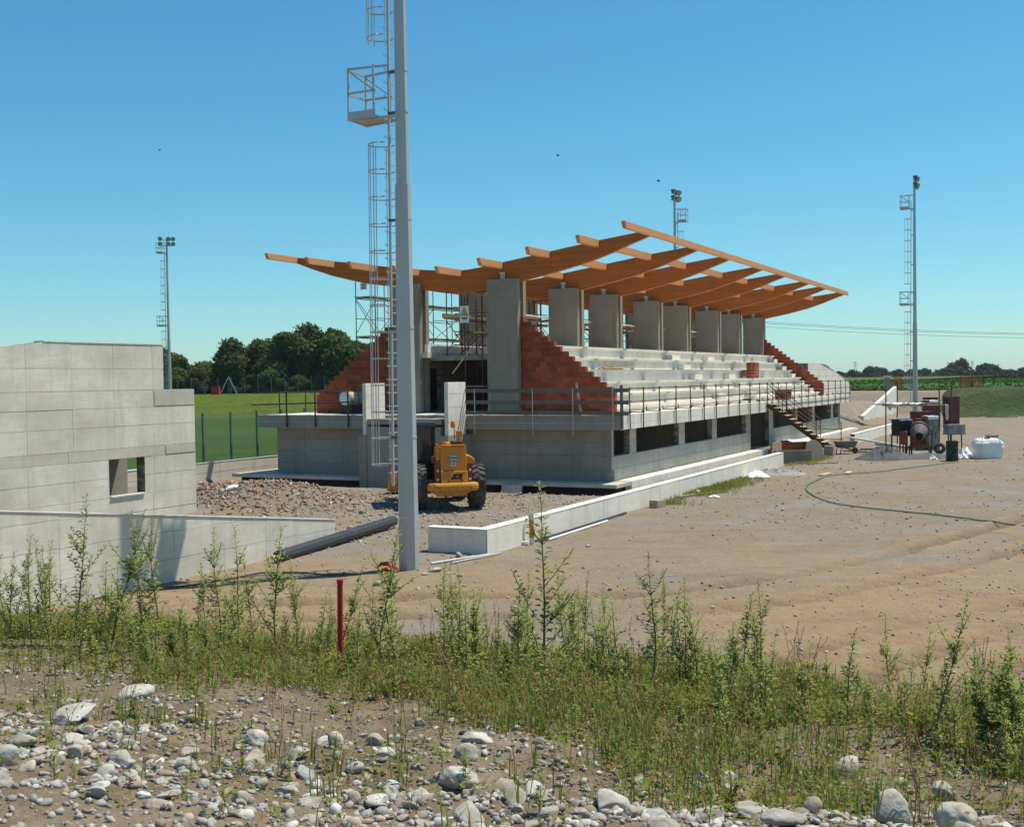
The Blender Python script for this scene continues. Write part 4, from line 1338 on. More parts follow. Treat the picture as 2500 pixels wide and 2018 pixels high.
MB().lathe([(0.0, 2.14), (0.10, 2.14), (0.13, 2.10), (0.13, 2.0)], 14, (0.05, -0.4, 0)).build('filler_cap', 'paint', TH, smooth=True)
MB().box(0.2, 0.5, -0.7, -0.2, 1.99, 2.16).build('intake', 'black', TH, bevel=0.03)
for x0, x1 in ((-0.42, -0.245), (0.605, 0.76)):
    lc = MB().box(x0, x1, -0.97, -0.8, 0.905, 1.5).build('lamp_cluster', 'lens_red', TH, bevel=0.01)
    for zz in (1.0, 1.28):
        MB().lathe([(0.0, -0.995), (0.03, -0.992), (0.04, -0.972)], 12, ((x0 + x1) / 2, 0, zz), axis='y').build('lens', 'lens_white', lc)
MB().box(-0.60, -0.46, -0.7, -0.5, 1.5, 1.72).build('warning_lamp', 'lens_red', TH, bevel=0.02)
# decals and lettering
dc = MB().prism([(0.06, 1.60), (0.27, 1.60), (0.30, 1.66), (0.27, 1.73), (0.04, 1.73)], 'y', -1.02, -0.975).build('decal', 'blue', TH)
MB().box(0.05, 0.28, -1.024, -1.021, 1.605, 1.635).build('decal_line', 'white', dc)
MB().box(0.055, 0.27, -1.024, -1.021, 1.705, 1.725).build('decal_line', 'white', dc)
d2 = MB().box(0.08, 0.23, -1.022, -0.98, 1.42, 1.54).build('decal', 'white', TH)
MB().box(0.11, 0.20, -1.026, -1.023, 1.45, 1.51).build('decal_print', 'blue', d2)
LET = {'J': ((0.065, 0.10, 0.0, 0.17), (0.0, 0.065, 0.0, 0.04), (0.0, 0.035, 0.04, 0.075)),
       'C': ((0.0, 0.038, 0.0, 0.17), (0.038, 0.10, 0.0, 0.04), (0.038, 0.10, 0.13, 0.17)),
       'B': ((0.0, 0.038, 0.0, 0.17), (0.038, 0.09, 0.0, 0.035), (0.038, 0.085, 0.068, 0.102), (0.038, 0.09, 0.135, 0.17), (0.085, 0.11, 0.02, 0.08), (0.085, 0.11, 0.09, 0.15))}
for ch, x0 in (('J', 0.055), ('C', 0.175), ('B', 0.295)):
    m = MB()
    for a0, a1, b0, b1 in LET[ch]:
        zc = 1.01
        m.prism([(x0 + a0 + 0.15 * b0, zc + b0), (x0 + a1 + 0.15 * b0, zc + b0), (x0 + a1 + 0.15 * b1, zc + b1), (x0 + a0 + 0.15 * b1, zc + b1)], 'y', -1.086, -1.03)
    m.build('letter', 'ink', TH)
MB().bar((0.34, -1.078, 1.13), (0.50, -1.066, 1.19), 0.012, 0.025).build('scratch', 'ink', TH)
for xx in (-0.02, 0.42):
    MB().box(xx - 0.025, xx + 0.025, -1.115, -1.09, 0.96, 1.0).build('bolt', 'ink', TH)
# side cover over the right wheel
MB().prism([(0.60, 1.45), (0.62, 1.72), (0.80, 1.70), (0.94, 1.60), (0.97, 1.48), (0.88, 1.44)], 'y', -0.4, 1.4).build('side_cover', 'paint', TH, bevel=0.04)
# mirror stalk and beacon at the right
MB().bar((0.60, 0.1, 1.9), (0.60, 0.1, 2.16), 0.10, 0.06).build('mirror_stalk', 'paint', TH)
MB().box(0.46, 0.66, 0.05, 0.17, 2.24, 2.47).build('mirror', 'paint', TH, bevel=0.02)
MB().tube((0.40, 0.1, 2.2), (0.40, 0.1, 2.75), 0.014, 6).build('beacon_stalk', 'black', TH)
MB().lathe([(0.0, 0.12), (0.06, 0.11), (0.085, 0.0), (0.07, -0.10), (0.0, -0.11)], 12, (0.36, 0.1, 2.66)).build('beacon', 'paint', TH, smooth=True)
# cab on the left
cab = MB().prism([(0.5, 1.0), (2.3, 1.0), (2.45, 1.55), (2.1, 2.58), (0.55, 2.58), (0.5, 1.6)], 'x', -1.06, -1.02)
cab.prism([(0.5, 1.0), (2.3, 1.0), (2.45, 1.5), (0.5, 1.5)], 'x', -0.32, -0.28)
cab = cab.box(-1.06, -0.28, 0.45, 0.55, 0.9, 1.52).build('cab_shell', 'cab_black', TH)
for xx in (-1.03, -0.34):
    MB().bar((xx, 0.5, 1.5), (xx, 0.58, 2.60), 0.07, 0.07).build('cab_post', 'cab_black', TH)
    MB().bar((xx, 2.4, 1.5), (xx, 2.05, 2.60), 0.07, 0.07).build('cab_post', 'cab_black', TH)
MB().box(-1.08, -0.27, 0.42, 2.2, 2.58, 2.76).build('cab_roof', 'cab_roof', TH, bevel=0.06)
MB().box(-1.0, -0.37, 0.515, 0.53, 1.53, 2.57).build('rear_window', 'cab_glass', TH)
MB().box(-0.315, -0.30, 0.6, 2.2, 1.53, 2.57).build('side_window', 'cab_glass', TH)
MB().box(-0.95, -0.45, 0.8, 1.3, 1.0, 1.75).build('seat', 'cab_black', TH, bevel=0.06)
MB().box(-0.40, -0.30, 0.45, 0.50, 1.5, 2.6).build('door_seal', 'cab_black', TH)
# the body sits a little left of the axle centre
for o in TH.children:
    if o.name.split('.')[0] in ('rear_bumper', 'under_guard', 'lower_rear_panel', 'engine_cover', 'cover_side', 'cover_lip', 'filler_cap', 'intake', 'lamp_cluster', 'decal', 'letter', 'scratch', 'bolt', 'side_cover', 'mirror_stalk', 'mirror', 'beacon_stalk', 'beacon'):
        o.location.x -= 0.13
# boom and bucket
MB().bar((0.14, 0.2, 1.62), (0.14, 4.9, 0.95), 0.34, 0.40).build('boom', 'paint', TH, bevel=0.02)
MB().bar((0.14, 4.2, 1.05), (0.14, 5.2, 0.55), 0.28, 0.30).build('boom_head', 'black', TH)
bk = MB().prism([(5.15, 0.85), (5.05, 0.4), (5.15, 0.10), (6.05, 0.06), (6.0, 0.12), (5.25, 0.20), (5.2, 0.8)], 'x', -1.2, 1.2).build('bucket', 'paint_worn', TH)
for xx in (-1.2, 1.17):
    MB().prism([(5.15, 0.85), (5.05, 0.4), (5.15, 0.10), (6.05, 0.06)], 'x', xx, xx + 0.03).build('bucket_side', 'paint', bk)
tyre = MB().lathe([(0.42, -0.15), (0.60, -0.20), (0.67, -0.19), (0.695, -0.12), (0.70, 0.0), (0.695, 0.12), (0.67, 0.19), (0.60, 0.20), (0.42, 0.15)], 36, axis='x')
for k in range(22):
    for sgn in (-1, 1):
        a0 = 2 * math.pi * (k + 0.5 * (sgn > 0)) / 22
        e = lambda a, r_, x: (x, r_ * math.cos(a), r_ * math.sin(a))
        a1 = a0 + 0.10
        a2 = a0 + 0.20
        pts = [e(a0, 0.66, 0.0), e(a1, 0.66, 0.0), e(a1 + 0.1, 0.64, sgn * 0.205), e(a0 + 0.1, 0.64, sgn * 0.205)]
        pto = [e(a0, 0.735, 0.0), e(a1, 0.735, 0.0), e(a1 + 0.1, 0.72, sgn * 0.205), e(a0 + 0.1, 0.72, sgn * 0.205)]
        tyre.add(pts + pto, [(0, 1, 2, 3), (4, 5, 6, 7), (0, 1, 5, 4), (1, 2, 6, 5), (2, 3, 7, 6), (3, 0, 4, 7)])
tyre_me = tyre.mesh('tyre', 'tyre', True)
rim_me = MB().lathe([(0.0, 0.10), (0.12, 0.10), (0.14, 0.04), (0.34, 0.0), (0.40, 0.13), (0.43, 0.15)], 24, axis='x').lathe([(0.43, -0.15), (0.40, -0.13), (0.30, -0.08), (0.0, -0.08)], 24, axis='x').mesh('rim', 'paint_worn', True)
for xx, yy in ((0.93, 0.0), (-0.93, 0.0), (0.93, 3.0), (-0.93, 3.0)):
    w = bpy.data.objects.new('wheel', tyre_me)
    COL.objects.link(w)
    w.parent = TH
    w.location = (xx, yy, 0.71)
    if xx < 0:
        w.rotation_euler = (0, 0, math.pi)
    r_ = bpy.data.objects.new('rim', rim_me)
    COL.objects.link(r_)
    r_.parent = w
for yy in (0.0, 3.0):
    MB().tube((-0.8, yy, 0.71), (0.8, yy, 0.71), 0.11, 10).build('axle', 'black', TH)


# ------------------------------------------------------------------ loose things on the site
def gpt(u, v, dz=0.0):
    x, y, _ = W(u, v)
    return (x, y, ground_z(x, y) + dz)


def lying(name, mat, label, cat, p, q, r, n=10, sag=0.0, group=None):
    pts = []
    for k in range(13):
        f = k / 12
        x, y = p[0] + (q[0] - p[0]) * f, p[1] + (q[1] - p[1]) * f
        pts.append((x, y, p[2] + (q[2] - p[2]) * f - sag * 4 * f * (1 - f)))
    return tag(MB().path(pts, r, n).build(name, mat, smooth=True), label, cat, group)


pp = thing('plastic_pipe', 'thick black plastic pipe with yellow end lying beside the sloping wall', 'pipe', (0, 0, 0))
a_, b_ = Vector((-5.66, 27.9, ground_z(-5.66, 27.9) + 0.13)), Vector((-3.5, 33.95, ground_z(-3.5, 33.95) + 0.22))
dv_ = (b_ - a_).normalized()
MB().tube(a_, b_, 0.15, 18).build('pipe', 'pipe', pp, smooth=True)
for k in range(5):
    an = 2 * math.pi * k / 5
    sv = Vector((dv_.y, -dv_.x, 0)) * math.cos(an) + Vector((0, 0, 1)) * math.sin(an)
    MB().tube(a_ + sv * 0.145 + dv_ * 0.1, b_ + sv * 0.145 - dv_ * 0.1, 0.018, 6).build('rib', 'pipe', pp, smooth=True)
for sgn in (-0.06, 0.06):
    sd_ = Vector((dv_.y, -dv_.x, 0)) * sgn
    MB().tube(a_ + sd_ - dv_ * 0.18, a_ + sd_ - dv_ * 0.002, 0.055, 12).build('end_plug', 'tank', pp, smooth=True)
t = thing('marker_post', 'red plastic pipe standing upright among the weeds', 'post', (-1.49, 9.85, 1.62))
MB().tube((0, 0, 0), (0.012, 0.0, 0.98), 0.024, 14).build('pipe', 'red', t, smooth=True)
MB().lathe([(0.021, 0.972), (0.028, 0.976), (0.028, 1.01), (0.0, 1.015)], 14, (0.012, 0, 0)).build('cap', 'red', t, smooth=True)
gz = ground_z(-2.8, 26.5)
tag(MB().path([(-2.62, 26.25, gz + 0.02), (-2.72, 26.2, gz + 0.12), (-2.86, 26.22, gz + 0.19), (-3.0, 26.25, gz + 0.17), (-3.06, 26.25, gz + 0.09), (-3.0, 26.2, gz + 0.04), (-2.9, 26.1, gz + 0.07), (-2.75, 26.08, gz + 0.14)], 0.05, 10).build('bent_pipe', 'red', smooth=True), 'short bent red pipe at the foot of the tall foreground mast', 'pipe')
t = thing('survey_stake', 'white and orange wooden stake leaning on the kerb wall', 'stake', gpt(-15.1, -3.34))
MB().box(-0.06, 0.06, -0.03, 0.03, -0.1, 0.82).build('stake', 'white', t)
MB().box(-0.063, 0.063, -0.033, 0.033, 0.15, 0.62).build('paint_band', 'orange_net', t)
MB().bar((-0.45, 0.0, 0.02), (-0.12, 0.08, 0.66), 0.05, 0.04).build('brace', 'plank', t)
MB().box(-0.3, -0.08, -0.2, 0.0, 0.0, 0.09).build('packing_stone', 'conc_light', t, bevel=0.02)
lying('thin_pipe', 'white', 'thin white pipe lying along the foot of the kerb wall', 'pipe', gpt(-14.6, -3.55, 0.04), gpt(-10.2, -3.5, 0.04), 0.035)
lying('thin_pipe', 'pipe', 'thin black hose lying right against the kerb wall', 'hose', gpt(-14.9, -3.35, 0.04), gpt(-8.2, -3.33, 0.05), 0.03)
lying('thin_pipe', 'galv', 'pale plastic conduit on the soil below the kerb wall corner', 'pipe', gpt(-19.2, -2.7, 0.04), gpt(-17.4, -3.3, 0.04), 0.028)
lying('thin_pipe', 'galv_bright', 'bright thin conduit crossing the pale one below the kerb wall corner', 'pipe', gpt(-18.9, -3.1, 0.04), gpt(-17.2, -3.5, 0.05), 0.022)
hp = []
for (x, y) in ((-3.4, 25.85), (-4.2, 25.9), (-4.9, 26.2), (-5.7, 26.1), (-6.3, 25.4), (-6.9, 24.75), (-7.6, 24.2), (-8.4, 23.2)):
    hp.append((x, y, ground_z(x, y) + 0.035))
tag(MB().path(hp, 0.018, 8).build('black_hose', 'pipe', smooth=True), 'black hose lying on the sand towards the sloping wall', 'hose')


def smooth_curve(pts, n=8):
    out = []
    m = len(pts)
    for i in range(m - 1):
        p0, p1, p2, p3 = pts[max(i - 1, 0)], pts[i], pts[i + 1], pts[min(i + 2, m - 1)]
        for k in range(n):
            t_ = k / n
            out.append(tuple(0.5 * (2 * p1[j] + (p2[j] - p0[j]) * t_ + (2 * p0[j] - 5 * p1[j] + 4 * p2[j] - p3[j]) * t_ ** 2 + (3 * p1[j] - p0[j] - 3 * p2[j] + p3[j]) * t_ ** 3) for j in range(2)))
    out.append(tuple(pts[-1]))
    return out


hz = smooth_curve([(21.2, 55.9), (17.6, 52.6), (15.5, 50.7), (13.6, 49.6), (12.3, 47.2), (11.2, 44.5), (10.7, 41.8), (10.64, 39.1), (11.07, 37.8), (12.1, 36.1), (12.8, 35.1), (14.2, 32.4), (17.5, 26)])
hzz = np.array([ground_z(x, y) for x, y in hz])
hzz = np.maximum(np.convolve(np.pad(hzz, 6, mode='edge'), np.ones(13) / 13, 'valid'), hzz * 0.5 + 0.5 * np.convolve(np.pad(hzz, 2, mode='edge'), np.ones(5) / 5, 'valid')) + 0.035
tag(MB().path([(x, y, z) for (x, y), z in zip(hz, hzz)], 0.021, 6).build('green_hose', 'green_hose', smooth=True), 'long green garden hose looping across the bare soil at the right', 'hose')


def block(name, mat, label, cat, loc, size, rz=0.0, group=None, bevel=0.02, tilt=0.0):
    o = MB().box(-size[0] / 2, size[0] / 2, -size[1] / 2, size[1] / 2, 0, size[2]).build(name, mat, None, bevel=bevel)
    o.location = loc
    o.rotation_euler = (tilt, 0, rz)
    return tag(o, label, cat, group)


block('timber_block', 'plank', 'short square block of brown timber on the soil by the kerb wall', 'timber', gpt(-6.1, -3.62, -0.01), (0.55, 0.32, 0.26), 0.9, bevel=0.03)
for i, (uu, vv, ln, rz, lb) in enumerate(((-2.6, -3.6, 1.6, 0.35, 'short brown plank half buried by the kerb wall'), (-1.4, -3.9, 1.3, 0.15, 'weathered plank lying in the grass tuft by the kerb wall'), (15.1, -4.6, 1.6, -0.2, 'pale plank lying in front of the concrete trough'), (8.4, -6.1, 1.3, 0.5, 'pale board lying beside the green hose bend'), (9.4, -6.9, 1.1, 0.7, 'second pale board lying beside the green hose bend'))):
    block('plank', 'plank' if i < 3 else 'fresh_wood', lb, 'plank', gpt(uu, vv, 0.0), (ln, 0.22, 0.06), ROTZ + rz - 0.6, bevel=0.006)
block('concrete_block', 'conc_light', 'flat concrete slab lying on the near end of the sloping wall footing', 'slab', (-9.55, 32.9, ground_z(-9.55, 32.9) + 0.05), (0.95, 0.4, 0.2), 0.1)
block('concrete_slab', 'conc', 'thin slab propped in the pit below the end wall, behind the telehandler', 'slab', W(-0.95, 4.4, -0.65), (0.9, 0.08, 0.75), ROTZ + math.pi / 2, tilt=0.25, bevel=0.01)
lying('timber_pole', 'rust_dark', 'dark pole lying on the rubble mound near the boundary wall', 'pole', (-11.6, 42.2, ground_z(-11.6, 42.2) + 0.08), (-8.4, 43.3, ground_z(-8.4, 43.3) + 0.12), 0.05)
lying('timber_pole', 'plank', 'long pale pole lying along the dark pit on the left', 'pole', (-12.2, 46.2, 0.30), (-6.6, 43.6, 0.12), 0.06)
tag(MB().bar(W(-1.75, 9.6, 0.35), W(-1.56, 9.1, 2.0), 0.06, 0.05).build('leaning_plank', 'fresh_wood'), 'thin pale plank leaning on the dark stair wall left of the mast', 'plank')


def film(name, label, cat, pts_grid, mat='film', parent=None):
    """crumpled sheet from a grid of points with thickness"""
    m = len(pts_grid)
    n = len(pts_grid[0])
    vs = [p for row in pts_grid for p in row]
    fs = [(i * n + j, i * n + j + 1, (i + 1) * n + j + 1, (i + 1) * n + j) for i in range(m - 1) for j in range(n - 1)]
    o = MB().add(vs, fs).build(name, mat, parent, smooth=True)
    sd_ = o.modifiers.new('thick', 'SOLIDIFY')
    sd_.thickness = 0.008
    return tag(o, label, cat) if label else o


def heap(name, label, cat, cx, cy, rx, ry, h, mat, n=26, seed=1, rough=0.25):
    r0 = np.random.default_rng(seed)
    vs, fs = [], []
    for i in range(n + 1):
        for j in range(n + 1):
            a, b = 2 * i / n - 1, 2 * j / n - 1
            rr = math.hypot(a, b)
            x, y = cx + a * rx, cy + b * ry
            k = max(0.0, 1 - rr ** 1.4)
            z = h * k * (1 + rough * r0.uniform(-1, 1)) + rough * 0.1 * h * r0.uniform(-1, 1) * (k > 0)
            vs.append((x, y, ground_z(x, y) + (z if k > 0 else -0.05)))
    for i in range(n):
        for j in range(n):
            q = i * (n + 1) + j
            fs.append((q, q + 1, q + n + 2, q + n + 1))
    return tag(MB().add(vs, fs).build(name, mat, smooth=True), label, cat)


heap('sand_heap', 'low dark grey sand heap at the foot of a steel pole', 'heap', 18.9, 59.4, 1.5, 1.3, 0.6, 'sand_grey', seed=2)
heap('sand_heap', 'spilled grey sand under the cement mixer', 'heap', 21.2, 59.6, 1.9, 1.3, 0.2, 'sand_grey', seed=3)
x, y, _ = W(8.2, -3.9)
heap('gravel_heap', 'small pale gravel heap with plastic scraps by the end of the kerb wall', 'heap', x, y, 1.5, 1.0, 0.2, 'stone_pale', seed=4, rough=0.6)
def crumple(cx, cy, w, d, h, seed, z0=None):
    r0 = np.random.default_rng(seed)
    g = []
    for i in range(10):
        row = []
        for j in range(10):
            a, b = i / 9 - 0.5, j / 9 - 0.5
            k = max(0, 1 - (2 * math.hypot(a, b)) ** 2)
            x, y = cx + a * w, cy + b * d
            row.append((x + r0.uniform(-0.04, 0.04), y + r0.uniform(-0.04, 0.04), (ground_z(x, y) if z0 is None else z0) + 0.02 + h * k * r0.uniform(0.5, 1.1)))
        g.append(row)
    return g


x, y, _ = W(6.2, -3.7)
film('plastic_bag', 'torn white cement bag lying at the end of the kerb wall', 'bag', crumple(x, y, 1.0, 0.8, 0.3, 5))
film('plastic_scrap', 'small white plastic scrap on the soil right of the timber block', 'plastic', crumple(*W(-2.6, -4.5)[:2], 0.4, 0.3, 0.08, 6))
film('plastic_scrap', 'white plastic scrap in the weeds beside the kerb wall', 'plastic', crumple(*W(-1.4, -3.5)[:2], 0.4, 0.3, 0.12, 7))
film('plastic_scrap', 'white rag lying on the rubble mound', 'plastic', crumple(-9.9, 40.9, 0.5, 0.4, 0.12, 8))

# --- the material dump at the right
def pallet_pack(label, x, y, z, w, d, h, mat, rz, nx_=3, ny_=2, nz_=4, film_top=False, pal=True):
    t = thing('block_pallet', label, 'pallet', (x, y, z), rz)
    o = 0.0
    if pal:
        for k in range(5):
            a = -w / 2 + k * w / 5
            MB().box(a + 0.01, a + w / 5 - 0.03, -d / 2, d / 2, 0.09, 0.115).build('slat', 'plank', t)
        for yy in (-d / 2, -0.05, d / 2 - 0.1):
            MB().box(-w / 2, w / 2 - 0.02, yy, yy + 0.1, 0.0, 0.088).build('bearer', 'plank', t)
        o = 0.118
    bw_, bd, bh = w / nx_, d / ny_, (h - o) / nz_
    for i in range(nx_):
        for j in range(ny_):
            for k in range(nz_):
                jt = [random.uniform(-0.008, 0.008) for _ in range(2)]
                MB().box(-w / 2 + i * bw_ + jt[0], -w / 2 + (i + 1) * bw_ - 0.012 + jt[0], -d / 2 + j * bd + jt[1], -d / 2 + (j + 1) * bd - 0.012 + jt[1], o + k * bh, o + (k + 1) * bh - 0.008).build('block', mat, t)
    if film_top:
        g = []
        for i in range(9):
            row = []
            for j in range(9):
                a, b = (i / 8 - 0.5) * (w + 0.16), (j / 8 - 0.5) * (d + 0.16)
                drop = 0.0
                if i == 8 or j in (0, 8):
                    drop = h * (0.55 if i == 8 else 0.12) * random.uniform(0.7, 1.0)
                row.append((a, b, h + 0.03 + random.uniform(0, 0.03) - drop))
            g.append(row)
        film('wrapping', None, None, g, 'film', t)
    return t


pallet_pack('far pallet of dark purple-red blocks, left of the three behind the dump', 33.75, 94.0, 0, 1.0, 1.0, 2.1, 'purple_brick', 0.35, 3, 3, 9, True)
pallet_pack('far pallet of dark purple-red blocks, middle of the three behind the dump', 34.4, 96.0, 0, 1.1, 1.0, 2.35, 'purple_brick', -0.2, 4, 3, 10)
pallet_pack('far pallet of dark purple-red blocks, rightmost of the three behind the dump', 35.75, 95.0, 0, 0.85, 1.0, 2.4, 'purple_brick', 0.3, 3, 3, 10)
pallet_pack('dark pack under white film standing above the cement mixer', 20.75, 62.2, 1.05, 0.72, 0.8, 0.82, 'black', 0.3, 3, 2, 3, True, False)
t = thing('work_table', 'dark steel work table carrying the film-covered pack', 'table', (20.75, 62.2, 0), 0.3)
MB().box(-0.42, 0.42, -0.42, 0.42, 0.99, 1.045).build('top', 'plank', t)
for xx in (-0.36, 0.36):
    for yy in (-0.36, 0.36):
        MB().bar((xx, yy, -0.1), (xx, yy, 0.99), 0.06, 0.06).build('leg', 'rust', t)
pallet_pack('stack of grey blocks right of the film-covered pack in the dump', 23.75, 66.2, 0, 0.6, 0.6, 1.85, 'grey_block', 0.2, 2, 2, 7, True)
pallet_pack('narrow stack of red bricks behind the mixer drum', 23.15, 66.4, 0, 0.5, 0.6, 1.75, 'brick', 0.3, 2, 2, 8)
pallet_pack('dark red brick stack behind the grey blocks of the dump', 24.0, 68.2, 0, 1.2, 0.8, 2.1, 'purple_brick', 0.25, 4, 3, 9)
o = MB().lathe([(0.12, -0.09), (0.24, -0.10), (0.30, -0.05), (0.31, 0.0), (0.30, 0.05), (0.24, 0.10), (0.12, 0.09), (0.12, -0.09)], 20, axis='y').build('old_tyre', 'tyre', smooth=True)
o.location = (22.45, 61.3, 0.36)
o.rotation_euler = (R(-15), 0, R(-25))
tag(o, 'old black tyre leaning beside the cement mixer', 'tyre')
t = thing('trestle', 'steel trestle loaded with grey blocks beside the cement mixer', 'trestle', (22.95, 60.6, 0), 0.25)
for xx in (-0.42, -0.3, 0.35):
    MB().tube((xx, -0.15, -0.1), (xx, -0.1, 1.12), 0.035, 8).build('leg', 'rust', t)
MB().box(-0.5, 0.5, -0.3, 0.3, 1.12, 1.16).build('shelf', 'plank', t)
for i in range(4):
    for k in range(2):
        MB().box(-0.48 + i * 0.245, -0.25 + i * 0.245, -0.25, 0.25, 1.163 + k * 0.24, 1.395 + k * 0.24).build('block', 'grey_block', t)
# cement mixer, mouth towards us
t = thing('cement_mixer', 'cement-crusted mixer with tilted drum in front of the block pallets', 'mixer', (21.45, 61.5, 0.02), R(-20))
dr = MB().lathe([(0.20, -0.62), (0.22, -0.60), (0.30, -0.42), (0.46, -0.10), (0.48, 0.05), (0.46, 0.25), (0.34, 0.42), (0.0, 0.46)], 26, axis='y').build('drum', 'mixer', t, smooth=True)
dr.location = (0, 0, 1.25)
dr.rotation_euler = (R(22), 0, 0)
MB().lathe([(0.0, -0.56), (0.195, -0.56)], 26, axis='y').build('drum_mouth', 'ink', dr)  # flat black disc stands for the unlit inside of the drum
MB().lathe([(0.485, -0.03), (0.52, -0.03), (0.52, 0.05), (0.485, 0.05)], 26, axis='y').build('drum_gear', 'rust_dark', dr, smooth=True)
for xx in (-0.62, 0.62):
    MB().bar((xx, 0.1, 0.35), (xx, 0.0, 1.35), 0.09, 0.09).build('yoke', 'mixer_red', t)
MB().bar((-0.62, 0.1, 0.4), (0.62, 0.1, 0.4), 0.09, 0.09).build('crossbar', 'mixer_red', t)
MB().box(-0.98, -0.60, -0.25, 0.3, 0.55, 1.25).build('engine_housing', 'mixer_red', t, bevel=0.04)
for xx in (-0.62, 0.62):
    MB().lathe([(0.0, -0.05), (0.10, -0.05), (0.24, -0.06), (0.28, 0.0), (0.24, 0.06), (0.10, 0.05), (0.0, 0.05)], 18, (xx - 0.05, 0.45, 0.28), axis='x').build('wheel', 'tyre', t, smooth=True)
MB().bar((0.5, -0.45, 0.0), (0.45, -0.1, 0.55), 0.06, 0.06).build('leg', 'rust_dark', t)
MB().bar((-0.5, -0.45, 0.0), (-0.45, -0.1, 0.55), 0.06, 0.06).build('leg', 'rust_dark', t)
MB().lathe([(0.20, -0.02), (0.23, -0.02), (0.23, 0.02), (0.20, 0.02)], 20, (0.80, -0.05, 1.1), axis='x').build('tilt_wheel', 'rust_dark', t, smooth=True)
# makeshift canopy
t = thing('site_canopy', 'makeshift canopy of rusty poles, planks and torn white film over the dump', 'canopy', (0, 0, 0))
for (xx, yy, h) in ((19.65, 61.4, 3.65), (21.9, 66.4, 3.9), (22.75, 62.2, 3.95), (23.55, 62.6, 3.85)):
    MB().tube((xx, yy, -0.1), (xx + 0.02, yy, h), 0.035, 8).build('pole', 'rust', t)
MB().tube((18.9, 61.3, 2.72), (20.0, 61.5, 2.70), 0.03, 8).build('crossbar', 'rust', t)
MB().bar((19.6, 61.6, 2.66), (23.3, 62.8, 2.58), 0.3, 0.05).build('plank', 'plank', t)
MB().bar((21.0, 62.2, 2.62), (23.0, 62.4, 2.62), 0.45, 0.04).build('plank', 'fresh_wood', t)
g = []
r0 = np.random.default_rng(21)
for i in range(16):
    row = []
    for j in range(7):
        fx = i / 15
        x = 19.6 + 2.6 * fx + r0.uniform(-0.05, 0.05)
        y = 61.1 + 0.9 * fx + (j / 6) * 0.9
        z = 2.76 - 0.06 * fx + r0.uniform(-0.04, 0.05)
        if j == 0:
            z -= 0.10 + 0.38 * float(r0.random()) * (1 if 0.1 < fx < 0.6 else 0.3)
            y += 0.5
        row.append((x, y, z))
    g.append(row)
film('film_sheet', None, None, g, 'film', t)
g = [[(23.15 + 0.03 * i + r0.uniform(-0.03, 0.03), 61.9 + 0.2 * i, 2.62 - 0.14 * j * (1 + 0.2 * math.sin(i)) + r0.uniform(-0.03, 0.03)) for j in range(6)] for i in range(5)]
film('film_scrap', None, None, g, 'film', t)
# oil drum
t = thing('oil_drum', 'dark green steel drum standing on the soil in front of the trestle', 'drum', (21.52, 57.1, ground_z(21.52, 57.1)))
prof_ = [(0.0, 0.0), (0.29, 0.0), (0.295, 0.02)]
for zz in (0.30, 0.62):
    prof_ += [(0.285, zz - 0.03), (0.30, zz), (0.285, zz + 0.03)]
prof_ += [(0.285, 0.93), (0.297, 0.95), (0.297, 0.97), (0.275, 0.97), (0.275, 0.94), (0.0, 0.94)]
MB().lathe(prof_, 28).build('body', 'green_drum', t, smooth=True)
MB().lathe([(0.0, 0.965), (0.035, 0.965), (0.035, 0.942)], 10, (0.15, 0.0, 0)).build('bung', 'rust_dark', t)
# bagged material
t = thing('big_bag', 'large full white bulk bag with timber scraps on top, rightmost in the dump', 'bag', (23.75, 58.3, ground_z(23.75, 58.3)), 0.1)
r0 = np.random.default_rng(31)
vs, fs = [], []
n_, m_ = 28, 12
for i in range(m_ + 1):
    f = i / m_
    h = 1.02 * f
    for k in range(n_):
        a = 2 * math.pi * k / n_
        ca, sa = math.cos(a), math.sin(a)
        e = (abs(ca) ** 5 + abs(sa) ** 5) ** (-1 / 5)
        bulge = (0.62 + 0.05 * math.sin(math.pi * f)) * (1 if i < m_ else 0.05) * (1 - 0.16 * max(0, f - 0.75) * 4)
        w = e * bulge + 0.015 * math.sin(i * 2.2) + r0.uniform(-0.012, 0.012)
        vs.append((ca * w, sa * w * 0.85, h + (0.03 * math.sin(a * 3) if f > 0.8 else 0)))
for i in range(m_):
    for k in range(n_):
        fs.append((i * n_ + k, i * n_ + (k + 1) % n_, (i + 1) * n_ + (k + 1) % n_, (i + 1) * n_ + k))
MB().add(vs, fs).build('bag', 'film', t, smooth=True)
MB().bar((-0.1, -0.2, 1.08), (0.45, -0.15, 1.10), 0.14, 0.1).build('timber_scrap', 'plank_grey', t)
MB().bar((-0.05, 0.1, 1.10), (-0.02, -0.3, 1.14), 0.12, 0.1).build('timber_scrap', 'fresh_wood', t)
for sx in (-0.5, 0.5):
    MB().path([(sx, -0.45, 0.95), (sx, -0.5, 1.08), (sx * 0.8, -0.4, 1.1)], 0.025, 6).build('lifting_strap', 'white', t)
for i, (x, y, s_) in enumerate(((22.85, 59.0, 0.9), (22.5, 58.3, 0.55), (20.9, 58.0, 0.4))):
    film('cement_bag', ['slumped white bag pile between the drum and the bulk bag', 'flat white bag just behind the green drum', 'small white plastic bag on the spilled sand left of the drum'][i], 'bag', crumple(x, y, s_, s_ * 0.9, 0.62 * s_, 40 + i))
tag(MB().bar((22.3, 59.0, 0.95), (23.0, 58.7, 0.62), 0.16, 0.03).build('board', 'plank'), 'narrow brown board leaning on the white bags', 'plank')
